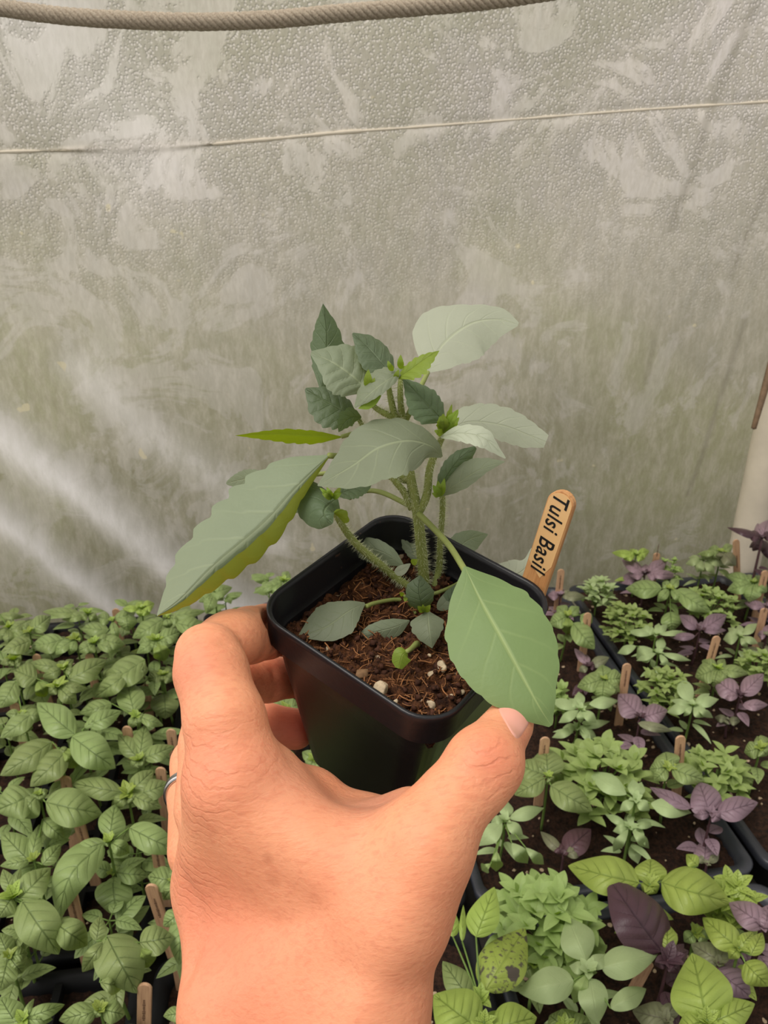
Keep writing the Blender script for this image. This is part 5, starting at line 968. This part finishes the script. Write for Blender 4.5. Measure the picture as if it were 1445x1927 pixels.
plant('p', 'purple basil cut by the right edge above the folded bright leaf', Z7, 1420, 790, .075, [(1275, 690, 120, {'b': (1440, 790)}), (1445, 700, 140, {'b': (1440, 810)}), (1500, 760, 120)])
plant('x', 'round purple-green veined leaf at the bottom edge', Z7, 1000, 1200, .05, [(855, 1160, 130, {'b': (1020, 1200)}), (900, 1260, 100), (1040, 1120, 80)], low=0)
plant('b', 'green leaves at the bottom edge between the star-shaped and spotted plants', Z7, 560, 1230, .06, [(495, 1180, 130), (620, 1170, 130), (690, 1210, 100), (530, 1270, 100)], low=2)
plant('b', 'shaded basil leaves under the bright globe mound', Z7, 430, 960, .045, [(370, 1000, 110), (480, 900, 90), (530, 920, 80), (400, 920, 80)], low=3)
plant('b', 'small green basil beside the dark pointed leaf, under the ribbed leaves', Z7, 1130, 820, .045, [(1080, 860, 70), (1150, 790, 80), (1270, 780, 90, {'b': (1240, 850)}), (1310, 800, 90, {'b': (1320, 880)}), (1190, 850, 60)], low=2)

# ---- shorter seedlings filling the gaps of the trays: a few built ones, copied
def filler(kind, seed):
    r_ = random.Random(seed); base = np.zeros(3); h = r_.uniform(.055, .07); sb, b = MB(), MB()
    tube(sb, [(0, 0, -.003), (0, 0, h*.5), (0, 0, h)], [.0014, .0011, .0008], n=6, ns=7)
    for lv, (zz, ln) in enumerate([(.35, .020), (.6, .032), (.85, .034), (1, .02)]):
        a0 = r_.uniform(0, 3)
        for k in range(2 if lv < 3 else 4):
            az = a0+k*math.pi*(1 if lv < 3 else .5)+lv*math.pi/2; dv = np.array([math.cos(az), math.sin(az), .3])*.006
            tube(sb, [(0, 0, zz*h), dv+np.array([0, 0, zz*h])], .0006, n=2, ns=5)
            free_leaf(b, dv+np.array([0, 0, zz*h]), az, r_.uniform(.1, .6), ln*r_.uniform(.85, 1.2), ln*(.36 if kind == 't' else .62), 'lance' if kind == 't' else 'ovate', arch=.45, fold=-.08, nv=20, nu=5, puff=.03, veins=6, cup=.05)
    return (NOUN[kind], sb.mesh('stem', M_PSTEM if kind == 'p' else M_GSTEM), b.mesh('foliage', leaf_of(kind)))
protos = {}
for kd, sd in (('b', 1), ('b', 2), ('b', 3), ('t', 4), ('p', 5)):
    (nm, cat, grp), ms, mf = filler(kd, sd); protos[sd] = (nm, cat, grp, ms, mf)
src = {}
def place(sd, x, y, s, rz, label):
    nm, cat, grp, ms, mf = protos[sd]
    if sd not in src:
        r0 = empty(nm, (x, y, 0)); link(bpy.data.objects.new('stem', ms), r0); link(bpy.data.objects.new('foliage', mf), r0); src[sd] = r0
    else:
        r0 = src[sd].copy(); link(r0)
        for ch in list(src[sd].children): c_ = ch.copy(); link(c_, r0)
        r0.location = (x, y, 0)
    r0.rotation_euler = (0, 0, rz); r0.scale = (s, s, s)
    tag(r0, label, cat, {'basil': 'short basil seedlings filling the trays', 'purple basil': 'short purple seedlings filling the trays'}[cat])
ordn = ['first', 'second', 'third', 'fourth', 'fifth', 'sixth', 'seventh', 'eighth', 'ninth', 'tenth', 'eleventh']
fr = random.Random(99); rows = [.92, .84, .76, .68, .60, .52, .44]
for ri, yy in enumerate(rows):
    xs_ = [x for x in (-.50, -.43, -.36, -.29, -.22, -.15) if x > -.40*(yy+.25)-.06]
    for i, x in enumerate(xs_):
        place(fr.choice([1, 2, 3]), x+fr.uniform(-.012, .012), yy+fr.uniform(-.012, .012), fr.uniform(.85, 1.15), fr.uniform(0, 6.3),
              f'short shaded basil, left block, {ordn[ri]} row from the plastic, {ordn[i]} from left')
for ri, (yy, xs_) in enumerate([(.95, (-.09, -.03, .03, .10)), (.88, (-.10, -.04, .02, .08, .16)), (.80, (-.09, -.03, .04, .10, .18)), (.72, (-.10, -.04, .03, .09)), (.64, (-.09, -.03, .04, .10)), (.56, (-.10, -.04, .03)), (.50, (-.08, -.02))]):
    for i, x in enumerate(xs_):
        place(fr.choice([1, 2, 3, 4, 5]), x+fr.uniform(-.01, .01), yy+fr.uniform(-.01, .01), fr.uniform(.85, 1.05), fr.uniform(0, 6.3),
              f'short basil behind the hand, {ordn[ri]} row from the plastic, {ordn[i]} from left')

# ---- wooden labels in the trays
def bench_label(zf, x, y, label, dx=0.0, dy=0.0, h=.085, rz=0.0, lean=0.0, w=.0098):
    a = zf(x, y); T = G(a[0], a[1], h); B_ = np.array([T[0]+dx, T[1]+dy, -.012]); zax = T-B_; l_ = np.linalg.norm(zax)
    root = empty('plant_label'); root.matrix_world = frame_m(B_, zax/l_, rgt*math.cos(rz)+np.array([math.sin(YAW), math.cos(YAW), 0])*math.sin(rz)); tag(root, label, 'label', 'wooden stick labels in the trays')
    if 'm' not in bl: bl['m'] = stick_mesh(w, .097, .0022).mesh('stick', M_WOOD2, False)
    s_ = link(bpy.data.objects.new('stick', bl['m']), root); s_.scale = (1, 1, l_/.097)
    if 'p' not in bl:
        b = MB(); r_ = random.Random(4); z = .088
        for _ in range(13):
            q = r_.uniform(.0008, .0014); x_ = r_.uniform(.0006, .0012); b.add([[-x_, -.00125, z], [x_, -.00125, z], [x_, -.00125, z-q], [-x_, -.00125, z-q]], [(0, 3, 2, 1)]); z -= q+.0006
        bl['p'] = b.mesh('print_mark', simple_mat('faded_print', srgb(112, 82, 64), .6, .2, 500, 0), False)
    link(bpy.data.objects.new('print_mark', bl['p']), root)
bl = {}
for a in [(Z4, 785, 345, 'wooden label tip at the very back of the left block, against the plastic'), (Z4, 245, 655, 'wooden label tip poking up in the third row at left', .004), (Z4, 95, 985, 'wooden label tip at the left edge above the arched leaf'),
          (Z4, 858, 1145, 'wooden label left of the pair beside the hand, upper', .004, 0, .09), (Z4, 1160, 1165, 'wooden label closest to the hand above the ring'), (Z4, 1090, 1425, 'wooden label directly left of the ring', -.003),
          (Z4, 445, 1485, 'dark wooden label behind the big domed leaf, left block', -.006), (Z4, 990, 860, 'shaded wooden label stem beside the hanging heart leaf', -.002, 0, .06), (Z4, 605, 650, 'wooden label hidden among second-row leaves, left block'),
          (Z4, 350, 1260, 'wooden label between the two long smooth leaves at left'), (Z5, 530, 330, 'wooden label below the domed leaf, body visible only', .004), (Z5, 480, 820, 'wooden label under the long sweeping leaf'),
          (Z5, 1055, 470, 'wooden label partly behind the leaf touching the forearm'), (Z5, 1022, 775, 'wooden label with faded print over the black pots, lower left', .010, 0, .09), (Z5, 1168, 1040, 'short wooden label tip beside the forearm', 0, 0, .07),
          (Z5, 985, 1450, 'lowest wooden label in the bottom left, leaning left', -.014, 0, .09), (Z6, 182, 362, 'wooden label right behind the lettered one in the pot'), (Z6, 767, 262, 'wooden label tip at the back row behind the purple basil', 0, 0, .06),
          (Z6, 345, 628, 'wooden label behind the long-leaved basil near the pot rim', 0), (Z6, 1250, 180, 'wooden label leaning far right at the foot of the pipe', .025, 0, .10), (Z6, 1430, 370, 'wooden label cut by the right edge at the back'),
          (Z6, 1425, 600, 'wooden label behind the purple leaf at the right edge', 0, 0, .06), (Z6, 1135, 770, 'clear wooden label standing over the soil right of the V-leaved purple basil', -.008), (Z6, 585, 938, 'wooden label standing at the tray gap, upper', .001),
          (Z6, 912, 1380, 'wooden label standing at the tray gap, lower', .010), (Z6, 85, 1388, 'short wooden label behind the round-leaved basil by the thumb', 0), (Z7, 925, 950, 'reddish wooden label lying low beside the dark pointed leaf', -.012, .0, .035)]:
    bench_label(*a[:4], *a[4:])
